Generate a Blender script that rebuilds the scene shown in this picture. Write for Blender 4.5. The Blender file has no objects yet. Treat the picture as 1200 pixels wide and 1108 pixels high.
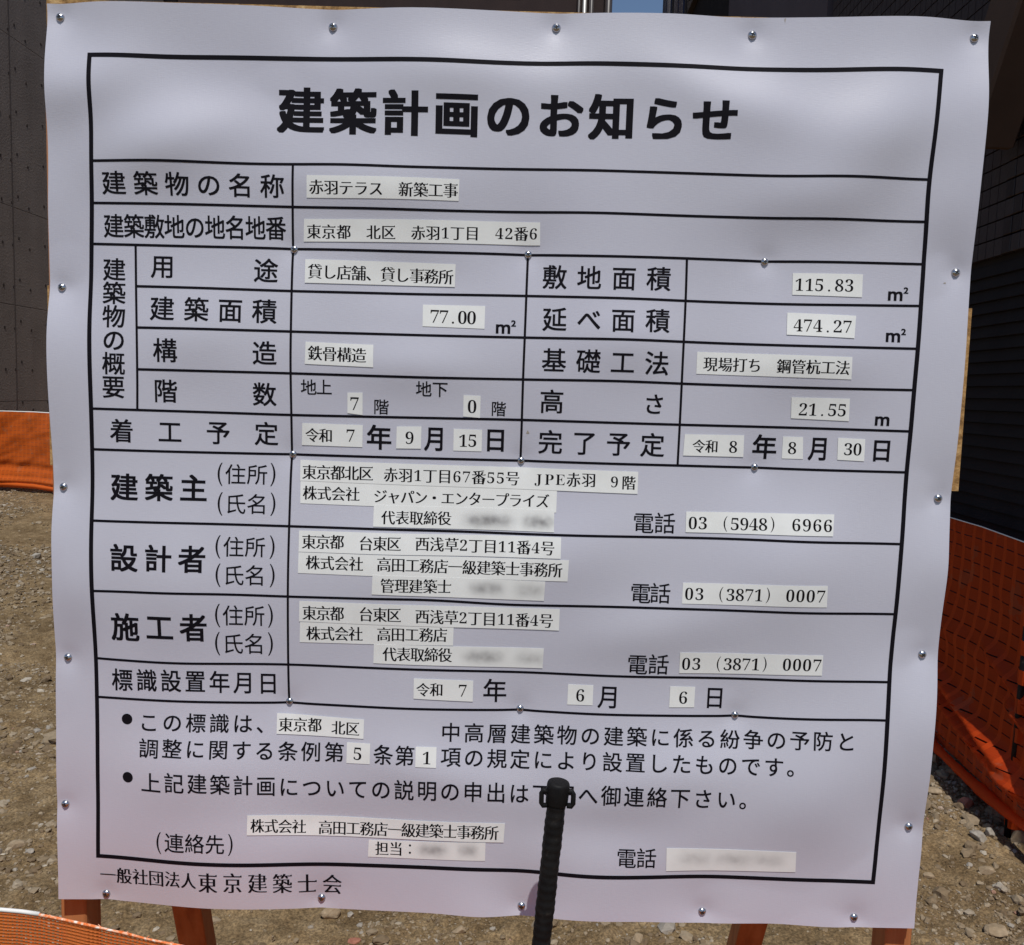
import bpy, math, random
import numpy as np
from mathutils import Matrix, Vector

scene = bpy.context.scene
COL = scene.collection
R = math.radians

# ------------------------------------------------------------------ camera
cam = bpy.data.cameras.new('camera')
cam.sensor_fit = 'HORIZONTAL'
cam.sensor_width = 36.0
cam.lens = 30.0
cam.clip_start = 0.05
cam.clip_end = 2000
camo = bpy.data.objects.new('camera', cam)
right = Vector((0.99938432, 0.01602798, 0.03121030))
fwd = Vector((-0.01302398, 0.99546991, -0.09418086))
up = right.cross(fwd)
camo.matrix_world = Matrix(((right.x, up.x, -fwd.x, 0.0248), (right.y, up.y, -fwd.y, -0.84341), (right.z, up.z, -fwd.z, 1.39325), (0, 0, 0, 1)))
COL.objects.link(camo)
scene.camera = camo

# ------------------------------------------------------------------ sky and sun
SUN = Vector((0.14, -1.0, 1.92)).normalized()          # direction towards the sun
world = bpy.data.worlds.new('World')
scene.world = world
world.use_nodes = True
wn = world.node_tree
sky = wn.nodes.new('ShaderNodeTexSky')
sky.sky_type = 'NISHITA'
sky.sun_disc = False
sky.sun_elevation = math.asin(SUN.z)
sky.sun_rotation = math.atan2(SUN.x, SUN.y)
sky.air_density = 1.0
sky.dust_density = 0.15
sky.ozone_density = 2.2
wn.links.new(sky.outputs[0], wn.nodes['Background'].inputs[0])
wn.nodes['Background'].inputs[1].default_value = 0.09
sl = bpy.data.lights.new('sun', 'SUN')
sl.energy = 3.5
sl.angle = R(0.53)
sl.color = (1.0, 0.965, 0.91)
slo = bpy.data.objects.new('sun', sl)
slo.rotation_euler = (-SUN).to_track_quat('-Z', 'Y').to_euler()
slo.location = (1, -3, 6)
COL.objects.link(slo)
scene.view_settings.view_transform = 'Standard'
scene.view_settings.look = 'None'
scene.view_settings.exposure = -0.05
scene.view_settings.gamma = 1
scene.view_settings.use_curve_mapping = False
scene.cycles.max_bounces = 8
scene.cycles.transparent_max_bounces = 16

# ------------------------------------------------------------------ helpers
def link(name, me, mat=None, parent=None, loc=None):
    o = bpy.data.objects.new(name, me)
    COL.objects.link(o)
    if mat is not None and len(me.materials) == 0:
        me.materials.append(mat)
    if parent is not None:
        o.parent = parent
    if loc is not None:
        o.location = loc
    return o

def tag(o, label=None, cat=None, group=None, kind=None):
    if label: o['label'] = label
    if cat: o['category'] = cat
    if group: o['group'] = group
    if kind: o['kind'] = kind
    return o

def thing(name, loc, label, cat, group=None):
    o = bpy.data.objects.new(name, None)
    o.empty_display_size = 0.1
    o.location = loc
    COL.objects.link(o)
    return tag(o, label, cat, group)

class MB:
    """collects raw geometry, then builds one mesh"""
    def __init__(s): s.v = []; s.f = []; s.uv = None
    def add(s, vs, fs):
        n = len(s.v); s.v += [tuple(p) for p in vs]; s.f += [tuple(i + n for i in f) for f in fs]
    def box(s, a, b, bev=0.0):
        (x0, y0, z0), (x1, y1, z1) = a, b
        if bev <= 0:
            s.add([(x0,y0,z0),(x1,y0,z0),(x1,y1,z0),(x0,y1,z0),(x0,y0,z1),(x1,y0,z1),(x1,y1,z1),(x0,y1,z1)],
                  [(0,3,2,1),(4,5,6,7),(0,1,5,4),(1,2,6,5),(2,3,7,6),(3,0,4,7)])
        else:
            s.beam(Vector((x0,(y0+y1)/2,(z0+z1)/2)), Vector((x1,(y0+y1)/2,(z0+z1)/2)), (y1-y0), (z1-z0), Vector((0,0,1)), bev)
    def beam(s, p, q, w, h, upv=Vector((0,0,1)), bev=0.0):
        p = Vector(p); q = Vector(q); d = (q-p).normalized(); sx = d.cross(upv).normalized(); sy = sx.cross(d).normalized()
        w /= 2; h /= 2; b = bev
        prof = [(w-b,-h),(w,-h+b),(w,h-b),(w-b,h),(-w+b,h),(-w,h-b),(-w,-h+b),(-w+b,-h)] if b > 0 else [(w,-h),(w,h),(-w,h),(-w,-h)]
        n = len(prof); vs = []
        rings = [(p, 1.0 if b <= 0 else None), (q, 1.0)] if b <= 0 else None
        if b <= 0:
            for c in (p, q): vs += [c + sx*a + sy*e for a, e in prof]
            k = 2
        else:
            for c, sc, off in ((p, (w-b)/w, 0), (p, 1, b), (q, 1, -b), (q, (w-b)/w, 0)):
                vs += [c + d*off + sx*(a*sc) + sy*(e*(sc if sc == 1 else (h-b)/h)) for a, e in prof]
            k = 4
        fs = []
        for r in range(k-1):
            for i in range(n):
                j = (i+1) % n
                fs.append((r*n+i, r*n+j, (r+1)*n+j, (r+1)*n+i))
        fs.append(tuple(range(n))[::-1]); fs.append(tuple((k-1)*n+i for i in range(n)))
        s.add(vs, [f[::-1] for f in fs] if False else fs)
    def tube(s, pts, rad, n=10, cap=True):
        pts = [Vector(p) for p in pts]; vs = []
        rads = rad if isinstance(rad, (list, tuple)) else [rad]*len(pts)
        ref = Vector((0.31, 0.87, 0.11)).normalized()
        for i, p in enumerate(pts):
            d = (pts[min(i+1, len(pts)-1)] - pts[max(i-1, 0)]).normalized()
            a = d.cross(ref).normalized(); b = d.cross(a)
            vs += [p + (a*math.cos(t*2*math.pi/n) + b*math.sin(t*2*math.pi/n))*rads[i] for t in range(n)]
        fs = []
        for r in range(len(pts)-1):
            for i in range(n):
                j = (i+1) % n
                fs.append((r*n+i, (r+1)*n+i, (r+1)*n+j, r*n+j))
        if cap:
            fs.append(tuple(range(n))); m = (len(pts)-1)*n; fs.append(tuple(m+i for i in range(n))[::-1])
        s.add(vs, fs)
    def mesh(s, smooth=False):
        me = bpy.data.meshes.new('m'); me.from_pydata([tuple(v) for v in s.v], [], s.f); me.update()
        import bmesh
        bm = bmesh.new(); bm.from_mesh(me); bmesh.ops.recalc_face_normals(bm, faces=bm.faces); bm.to_mesh(me); bm.free()
        if smooth:
            me.polygons.foreach_set('use_smooth', [True]*len(me.polygons))
        return me
    def build(s, name, mat, parent=None, smooth=False, loc=None):
        return link(name, s.mesh(smooth), mat, parent, loc)

def np_mesh(V, F, smooth=True, uv=None):
    me = bpy.data.meshes.new('m')
    V = np.ascontiguousarray(V, np.float32); F = np.asarray(F)
    nf, k = F.shape
    me.vertices.add(len(V)); me.vertices.foreach_set('co', V.ravel())
    me.loops.add(nf*k); me.loops.foreach_set('vertex_index', F.astype(np.int32).ravel())
    me.polygons.add(nf); me.polygons.foreach_set('loop_start', np.arange(0, nf*k, k, dtype=np.int32))
    me.polygons.foreach_set('use_smooth', np.full(nf, smooth))
    if uv is not None:
        l = me.uv_layers.new(name='UVMap')
        l.data.foreach_set('uv', np.asarray(uv, np.float32)[F.ravel()].ravel())
    me.update(calc_edges=True); me.validate()
    return me

def grid_faces(nu, nv):
    i = np.arange(nu-1)[:, None]; j = np.arange(nv-1)[None]
    a = (i*nv + j)
    return np.stack([a, a+nv, a+nv+1, a+1], -1).reshape(-1, 4)

RS = np.random.RandomState(7)
TAB = RS.rand(256, 256)
def vnoise(x, y, s=0):
    x = x + s*17.3; y = y + s*31.7
    xi = np.floor(x).astype(int); yi = np.floor(y).astype(int); fx = x-xi; fy = y-yi
    fx = fx*fx*(3-2*fx); fy = fy*fy*(3-2*fy)
    g = lambda a, b: TAB[a & 255, b & 255]
    return (g(xi, yi)*(1-fx)+g(xi+1, yi)*fx)*(1-fy)+(g(xi, yi+1)*(1-fx)+g(xi+1, yi+1)*fx)*fy - .5
def fbm(x, y, o=4, s=0):
    r = 0; a = 1.0
    for k in range(o):
        r = r + a*vnoise(x*2**k, y*2**k, s+k*3); a *= .5
    return r

# ------------------------------------------------------------------ materials
def mat(name, color, rough=.6, spec=.4, metal=0.0):
    m = bpy.data.materials.new(name); m.use_nodes = True
    b = m.node_tree.nodes['Principled BSDF']
    b.inputs['Base Color'].default_value = (*color, 1); b.inputs['Roughness'].default_value = rough
    b.inputs['Specular IOR Level'].default_value = spec; b.inputs['Metallic'].default_value = metal
    return m
def nd(m, t, **kw):
    n = m.node_tree.nodes.new(t)
    for k, v in kw.items(): setattr(n, k, v)
    return n
def lk(m, a, b): m.node_tree.links.new(a, b)
def bsdf(m): return m.node_tree.nodes['Principled BSDF']
def coords(m, scale=(1, 1, 1), kind='Object'):
    t = nd(m, 'ShaderNodeTexCoord'); mp = nd(m, 'ShaderNodeMapping'); mp.inputs['Scale'].default_value = scale
    lk(m, t.outputs[kind], mp.inputs[0]); return mp.outputs[0]
def noise(m, vec, scale, detail=4, rough=.55):
    n = nd(m, 'ShaderNodeTexNoise'); n.inputs['Scale'].default_value = scale; n.inputs['Detail'].default_value = detail
    n.inputs['Roughness'].default_value = rough; lk(m, vec, n.inputs['Vector']); return n.outputs['Fac']
def ramp(m, fac, stops):
    r = nd(m, 'ShaderNodeValToRGB'); e = r.color_ramp.elements
    e[0].position, e[0].color = stops[0][0], (*stops[0][1], 1); e[1].position, e[1].color = stops[-1][0], (*stops[-1][1], 1)
    for p, c in stops[1:-1]:
        x = e.new(p); x.color = (*c, 1)
    lk(m, fac, r.inputs[0]); return r.outputs[0]
def mixc(m, fac, a, b, mode='MIX'):
    n = nd(m, 'ShaderNodeMix', data_type='RGBA', blend_type=mode)
    for sock, v in ((n.inputs[0], fac), (n.inputs[6], a), (n.inputs[7], b)):
        if isinstance(v, (int, float)): sock.default_value = v
        elif isinstance(v, tuple): sock.default_value = (*v, 1)
        else: lk(m, v, sock)
    return n.outputs[2]
def mth(m, op, a, b=0.0, c=0.0):
    n = nd(m, 'ShaderNodeMath', operation=op)
    for i, v in enumerate((a, b, c)):
        if isinstance(v, (int, float)): n.inputs[i].default_value = v
        else: lk(m, v, n.inputs[i])
    return n.outputs[0]
def bump(m, height, dist, strength=1.0):
    n = nd(m, 'ShaderNodeBump'); n.inputs['Strength'].default_value = strength; n.inputs['Distance'].default_value = dist
    lk(m, height, n.inputs['Height']); lk(m, n.outputs[0], bsdf(m).inputs['Normal'])

# vinyl sheet of the sign: faint woven reinforcement showing through
M_SHEET = mat('vinyl_sheet', (.50, .49, .53), .42, .45)
v = coords(M_SHEET, (150, 1, 1500)); f1 = noise(M_SHEET, v, 1.0, 2)
v2 = coords(M_SHEET, (900, 1, 90)); f2 = noise(M_SHEET, v2, 1.0, 2)
v3 = coords(M_SHEET); f3 = noise(M_SHEET, v3, 5.0, 4)
c = ramp(M_SHEET, f3, [(.3, (.522, .515, .588)), (.7, (.552, .547, .614))])
lk(M_SHEET, mixc(M_SHEET, .05, c, f1, 'OVERLAY'), bsdf(M_SHEET).inputs['Base Color'])
bump(M_SHEET, mth(M_SHEET, 'ADD', f1, mth(M_SHEET, 'MULTIPLY', f2, .6)), .00012, .8)

M_INK = mat('printed_ink', (.007, .006, .009), .65, .08)
M_PAPERINK = mat('label_ink', (.007, .006, .007), .75, .06)
def paper(name, blobs=None):
    m = mat(name, (.80, .80, .775), .5, .4)
    f = noise(m, coords(m), 60, 3)
    col = ramp(m, f, [(.3, (.775, .775, .745)), (.7, (.82, .82, .795))])
    if blobs:
        t = nd(m, 'ShaderNodeTexCoord'); sp = nd(m, 'ShaderNodeSeparateXYZ'); lk(m, t.outputs['Object'], sp.inputs[0])
        nz = noise(m, coords(m), 140, 1)
        tot = 0.0
        for (u, v_, hw, k) in blobs:
            dx = mth(m, 'DIVIDE', mth(m, 'SUBTRACT', sp.outputs[0], u/1000), (hw+3)/1000)
            dx = mth(m, 'MULTIPLY', mth(m, 'MULTIPLY', dx, dx), mth(m, 'MULTIPLY', dx, dx))
            dz = mth(m, 'DIVIDE', mth(m, 'SUBTRACT', sp.outputs[2], 1.3+v_/1000), .0065)
            e = mth(m, 'EXPONENT', mth(m, 'MULTIPLY', mth(m, 'ADD', dx, mth(m, 'MULTIPLY', dz, dz)), -1.0))
            e = mth(m, 'MULTIPLY', mth(m, 'MULTIPLY', e, k), mth(m, 'ADD', nz, .45))
            tot = mth(m, 'ADD', tot, e)
        col = mixc(m, mth(m, 'MINIMUM', tot, .9), col, (.16, .15, .15))
    lk(m, col, bsdf(m).inputs['Base Color'])
    return m
M_PAPER = paper('label_paper')
M_PLY = mat('plywood_edge', (.42, .25, .10), .75, .2)
f = noise(M_PLY, coords(M_PLY, (1, 1, 1)), 90, 6, .7)
lk(M_PLY, ramp(M_PLY, f, [(.32, (.16, .085, .03)), (.5, (.42, .24, .09)), (.72, (.62, .42, .2))]), bsdf(M_PLY).inputs['Base Color'])
bump(M_PLY, f, .002)
M_LEG = mat('stained_timber', (.42, .16, .05), .55, .3)
f = noise(M_LEG, coords(M_LEG, (60, 60, 3)), 1.0, 5, .6)
lk(M_LEG, ramp(M_LEG, f, [(.25, (.28, .10, .038)), (.5, (.42, .175, .066)), (.8, (.52, .25, .11))]), bsdf(M_LEG).inputs['Base Color'])
bump(M_LEG, f, .0008)
M_STEEL = mat('zinc_steel', (.50, .50, .52), .25, .5, 1.0)
M_BLACK = mat('black_vinyl_coat', (.010, .009, .010), .6, .18)
f = noise(M_BLACK, coords(M_BLACK), 90, 4)
lk(M_BLACK, ramp(M_BLACK, f, [(.4, (.006, .0055, .006)), (.62, (.011, .010, .010)), (.78, (.045, .035, .028))]), bsdf(M_BLACK).inputs['Base Color'])

def fabric(name, col, trans, near=False, slit=.08, thin=0.0):
    """woven orange safety netting; UV is in metres"""
    m = mat(name, col, .5, .3)
    t = nd(m, 'ShaderNodeTexCoord'); sp = nd(m, 'ShaderNodeSeparateXYZ'); lk(m, t.outputs['UV'], sp.inputs[0])
    u, v_ = sp.outputs[0], sp.outputs[1]
    fu = mth(m, 'FRACT', mth(m, 'DIVIDE', u, .068)); fv = mth(m, 'FRACT', mth(m, 'DIVIDE', v_, .045))
    band = mth(m, 'LESS_THAN', fu, .38 if near else .28)             # the doubled vertical tape
    nz = noise(m, coords(m, (1, 1, 1), 'UV'), 7, 4)
    nz2 = noise(m, coords(m, (30, 420, 1), 'UV'), 1.0, 3)
    base = mixc(m, mth(m, 'MULTIPLY', band, .55), col, tuple(min(1, c*1.3) for c in col))
    base = mixc(m, mth(m, 'MULTIPLY', nz2, .6), base, tuple(c*.45 for c in col))
    dirt = mth(m, 'MULTIPLY', mth(m, 'GREATER_THAN', nz, .62), .18)
    base = mixc(m, dirt, base, (.35, .25, .15))
    op = mth(m, 'MULTIPLY', mth(m, 'LESS_THAN', fv, slit), mth(m, 'GREATER_THAN', fu, .32)) if slit else 0.0
    if near:                                                         # weft ribs and warp threads, with real pinholes between them
        wob = mth(m, 'MULTIPLY', noise(m, coords(m, (60, 60, 1), 'UV'), 1.0, 2), .0016)
        rv = mth(m, 'FRACT', mth(m, 'DIVIDE', mth(m, 'ADD', v_, wob), .0026)); ru = mth(m, 'FRACT', mth(m, 'DIVIDE', mth(m, 'ADD', u, wob), .0036))
        rib = mth(m, 'SINE', mth(m, 'MULTIPLY', rv, 3.14159)); wrp = mth(m, 'SINE', mth(m, 'MULTIPLY', ru, 3.14159))
        hgt = mth(m, 'ADD', rib, mth(m, 'MULTIPLY', wrp, .7))
        bump(m, hgt, .0007)
        base = mixc(m, mth(m, 'MULTIPLY', mth(m, 'POWER', rib, 4.0), .40), base, (1.0, .32, .10))  # highlight along the rib crests, mixed into the colour
        hole = mth(m, 'MULTIPLY', mth(m, 'LESS_THAN', rib, .50), mth(m, 'LESS_THAN', wrp, .75))
        hole2 = mth(m, 'MULTIPLY', mth(m, 'LESS_THAN', rib, .32), mth(m, 'LESS_THAN', wrp, .6))
        op = mth(m, 'ADD', mth(m, 'MULTIPLY', hole, mth(m, 'SUBTRACT', 1.0, band)), mth(m, 'MULTIPLY', hole2, band))
    if thin: op = mth(m, 'MINIMUM', mth(m, 'ADD', op, mth(m, 'MULTIPLY', mth(m, 'SUBTRACT', 1.0, mth(m, 'MULTIPLY', band, .6)), thin)), 1.0)
    lk(m, base, bsdf(m).inputs['Base Color'])
    tr = nd(m, 'ShaderNodeBsdfTranslucent'); lk(m, base, tr.inputs['Color'])
    mx = nd(m, 'ShaderNodeMixShader'); mx.inputs[0].default_value = trans
    lk(m, bsdf(m).outputs[0], mx.inputs[1]); lk(m, tr.outputs[0], mx.inputs[2])
    tp = nd(m, 'ShaderNodeBsdfTransparent'); mx2 = nd(m, 'ShaderNodeMixShader')
    if isinstance(op, float): mx2.inputs[0].default_value = op
    else: lk(m, op, mx2.inputs[0])
    lk(m, mx.outputs[0], mx2.inputs[1]); lk(m, tp.outputs[0], mx2.inputs[2])
    lk(m, mx2.outputs[0], m.node_tree.nodes['Material Output'].inputs['Surface'])
    return m
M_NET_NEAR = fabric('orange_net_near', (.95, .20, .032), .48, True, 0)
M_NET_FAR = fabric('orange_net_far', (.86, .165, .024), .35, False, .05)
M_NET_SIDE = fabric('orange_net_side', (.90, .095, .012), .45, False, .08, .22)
M_HEM = mat('net_hem', (.85, .42, .26), .7, .2)
f = noise(M_HEM, coords(M_HEM), 260, 3)
lk(M_HEM, ramp(M_HEM, f, [(.42, (.85, .20, .05)), (.56, (.88, .42, .24)), (.66, (.9, .8, .7))]), bsdf(M_HEM).inputs['Base Color'])
M_CORD = mat('white_cord', (.8, .78, .74), .7, .2)

def concrete(name, a, b, scale=1.2, bm=.004):
    m = mat(name, a, .85, .25)
    v = coords(m)
    f = noise(m, v, scale, 7, .62); g = noise(m, coords(m, (2, 2, .25)), 2.5, 5)
    c = ramp(m, f, [(.3, a), (.7, b)])
    c = mixc(m, mth(m, 'MULTIPLY', g, .6), c, tuple(x*.6 for x in a))
    lk(m, c, bsdf(m).inputs['Base Color']); bump(m, noise(m, v, 40, 5), bm)
    return m
M_CONC = concrete('fair_faced_concrete', (.26, .215, .19), (.37, .31, .275))
M_CONC_D = mat('tie_hole_shade', (.075, .06, .055), .9, .1)
M_JOINT_SHADE = mat('panel_joint_shade', (.13, .105, .095), .9, .1)
M_DARKWALL = concrete('dark_render', (.045, .036, .038), (.065, .053, .056), 2.0, .002)
M_PANEL = concrete('purple_grey_panel', (.10, .085, .10), (.13, .11, .125), 1.0, .001)
M_TILE = mat('dark_wall_tile', (.03, .024, .027), .45, .35)
oi = nd(M_TILE, 'ShaderNodeObjectInfo')
lk(M_TILE, ramp(M_TILE, oi.outputs['Random'], [(0, (.021, .016, .019)), (.5, (.030, .024, .027)), (1, (.044, .035, .038))]), bsdf(M_TILE).inputs['Base Color'])
bump(M_TILE, noise(M_TILE, coords(M_TILE), 50, 4), .002)
M_SLAT = concrete('black_siding', (.012, .010, .011), (.020, .017, .018), 6.0, .001)
M_DUCT = concrete('brown_painted_metal', (.085, .055, .042), (.115, .078, .06), 2.0, .0005)
M_GLASS = mat('window_glass', (.03, .055, .07), .08, .6)
M_GLASSB = mat('blue_window_glass', (.02, .035, .09), .08, .6)
M_FRAMEA = mat('aluminium_frame', (.55, .54, .52), .4, .5, .3)
M_FRAMEB = mat('bronze_frame', (.05, .04, .038), .4, .5)
M_BRICKW = concrete('brown_brick_wall', (.035, .022, .022), (.05, .032, .03), 3.0, .003)

# ground: dry compacted dirt
M_DIRT = mat('dry_dirt', (.25, .19, .13), .95, .12)
v = coords(M_DIRT)
a = noise(M_DIRT, v, .9, 5); b = noise(M_DIRT, v, 14, 6, .65); c_ = noise(M_DIRT, v, 130, 4, .7)
c1 = ramp(M_DIRT, a, [(.35, (.165, .115, .062)), (.65, (.26, .193, .112))])
c2 = ramp(M_DIRT, b, [(.3, (.11, .074, .040)), (.5, (.235, .172, .100)), (.72, (.39, .305, .20))])
d_ = noise(M_DIRT, v, 3.2, 4, .6)
c = mixc(M_DIRT, .55, c1, c2)
c = mixc(M_DIRT, .45, c, ramp(M_DIRT, d_, [(.36, (.22, .20, .17)), (.5, (.5, .5, .5)), (.64, (.80, .80, .80))]), 'OVERLAY')
c3 = ramp(M_DIRT, c_, [(.32, (.15, .15, .14)), (.5, (.5, .5, .5)), (.68, (.92, .92, .88))])
c = mixc(M_DIRT, .75, c, c3, 'OVERLAY')
c = mixc(M_DIRT, 1.0, c, (.90, .87, .82), 'MULTIPLY')
lk(M_DIRT, c, bsdf(M_DIRT).inputs['Base Color'])
bump(M_DIRT, mth(M_DIRT, 'ADD', b, mth(M_DIRT, 'MULTIPLY', c_, .5)), .012, 1.0)
def stone_mat(name, stops, island=True):
    m = mat(name, (.3, .25, .2), .9, .2)
    f = noise(m, coords(m), 70, 5, .6)
    if island:
        g = nd(m, 'ShaderNodeNewGeometry'); c = ramp(m, g.outputs['Random Per Island'], stops)
    else:
        c = ramp(m, noise(m, coords(m), 25, 4), stops)
    lk(m, mixc(m, .35, c, ramp(m, f, [(.3, (.3, .3, .3)), (.7, (.75, .75, .75))]), 'OVERLAY'), bsdf(m).inputs['Base Color'])
    bump(m, f, .002)
    return m
M_GRAVEL = stone_mat('gravel', [(0, (.15, .105, .062)), (.35, (.21, .158, .100)), (.65, (.27, .212, .142)), (.88, (.34, .28, .20)), (.95, (.28, .255, .22)), (.985, (.45, .40, .32)), (1.0, (.28, .15, .10))])
M_ROCK = stone_mat('rock_tan', [(.3, (.25, .19, .12)), (.7, (.38, .30, .205))], False)
M_ROCKG = stone_mat('rock_grey', [(.3, (.25, .225, .19)), (.7, (.42, .385, .33))], False)
M_ROCKR = stone_mat('rock_red', [(.3, (.30, .12, .08)), (.7, (.42, .20, .14))], False)

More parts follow.
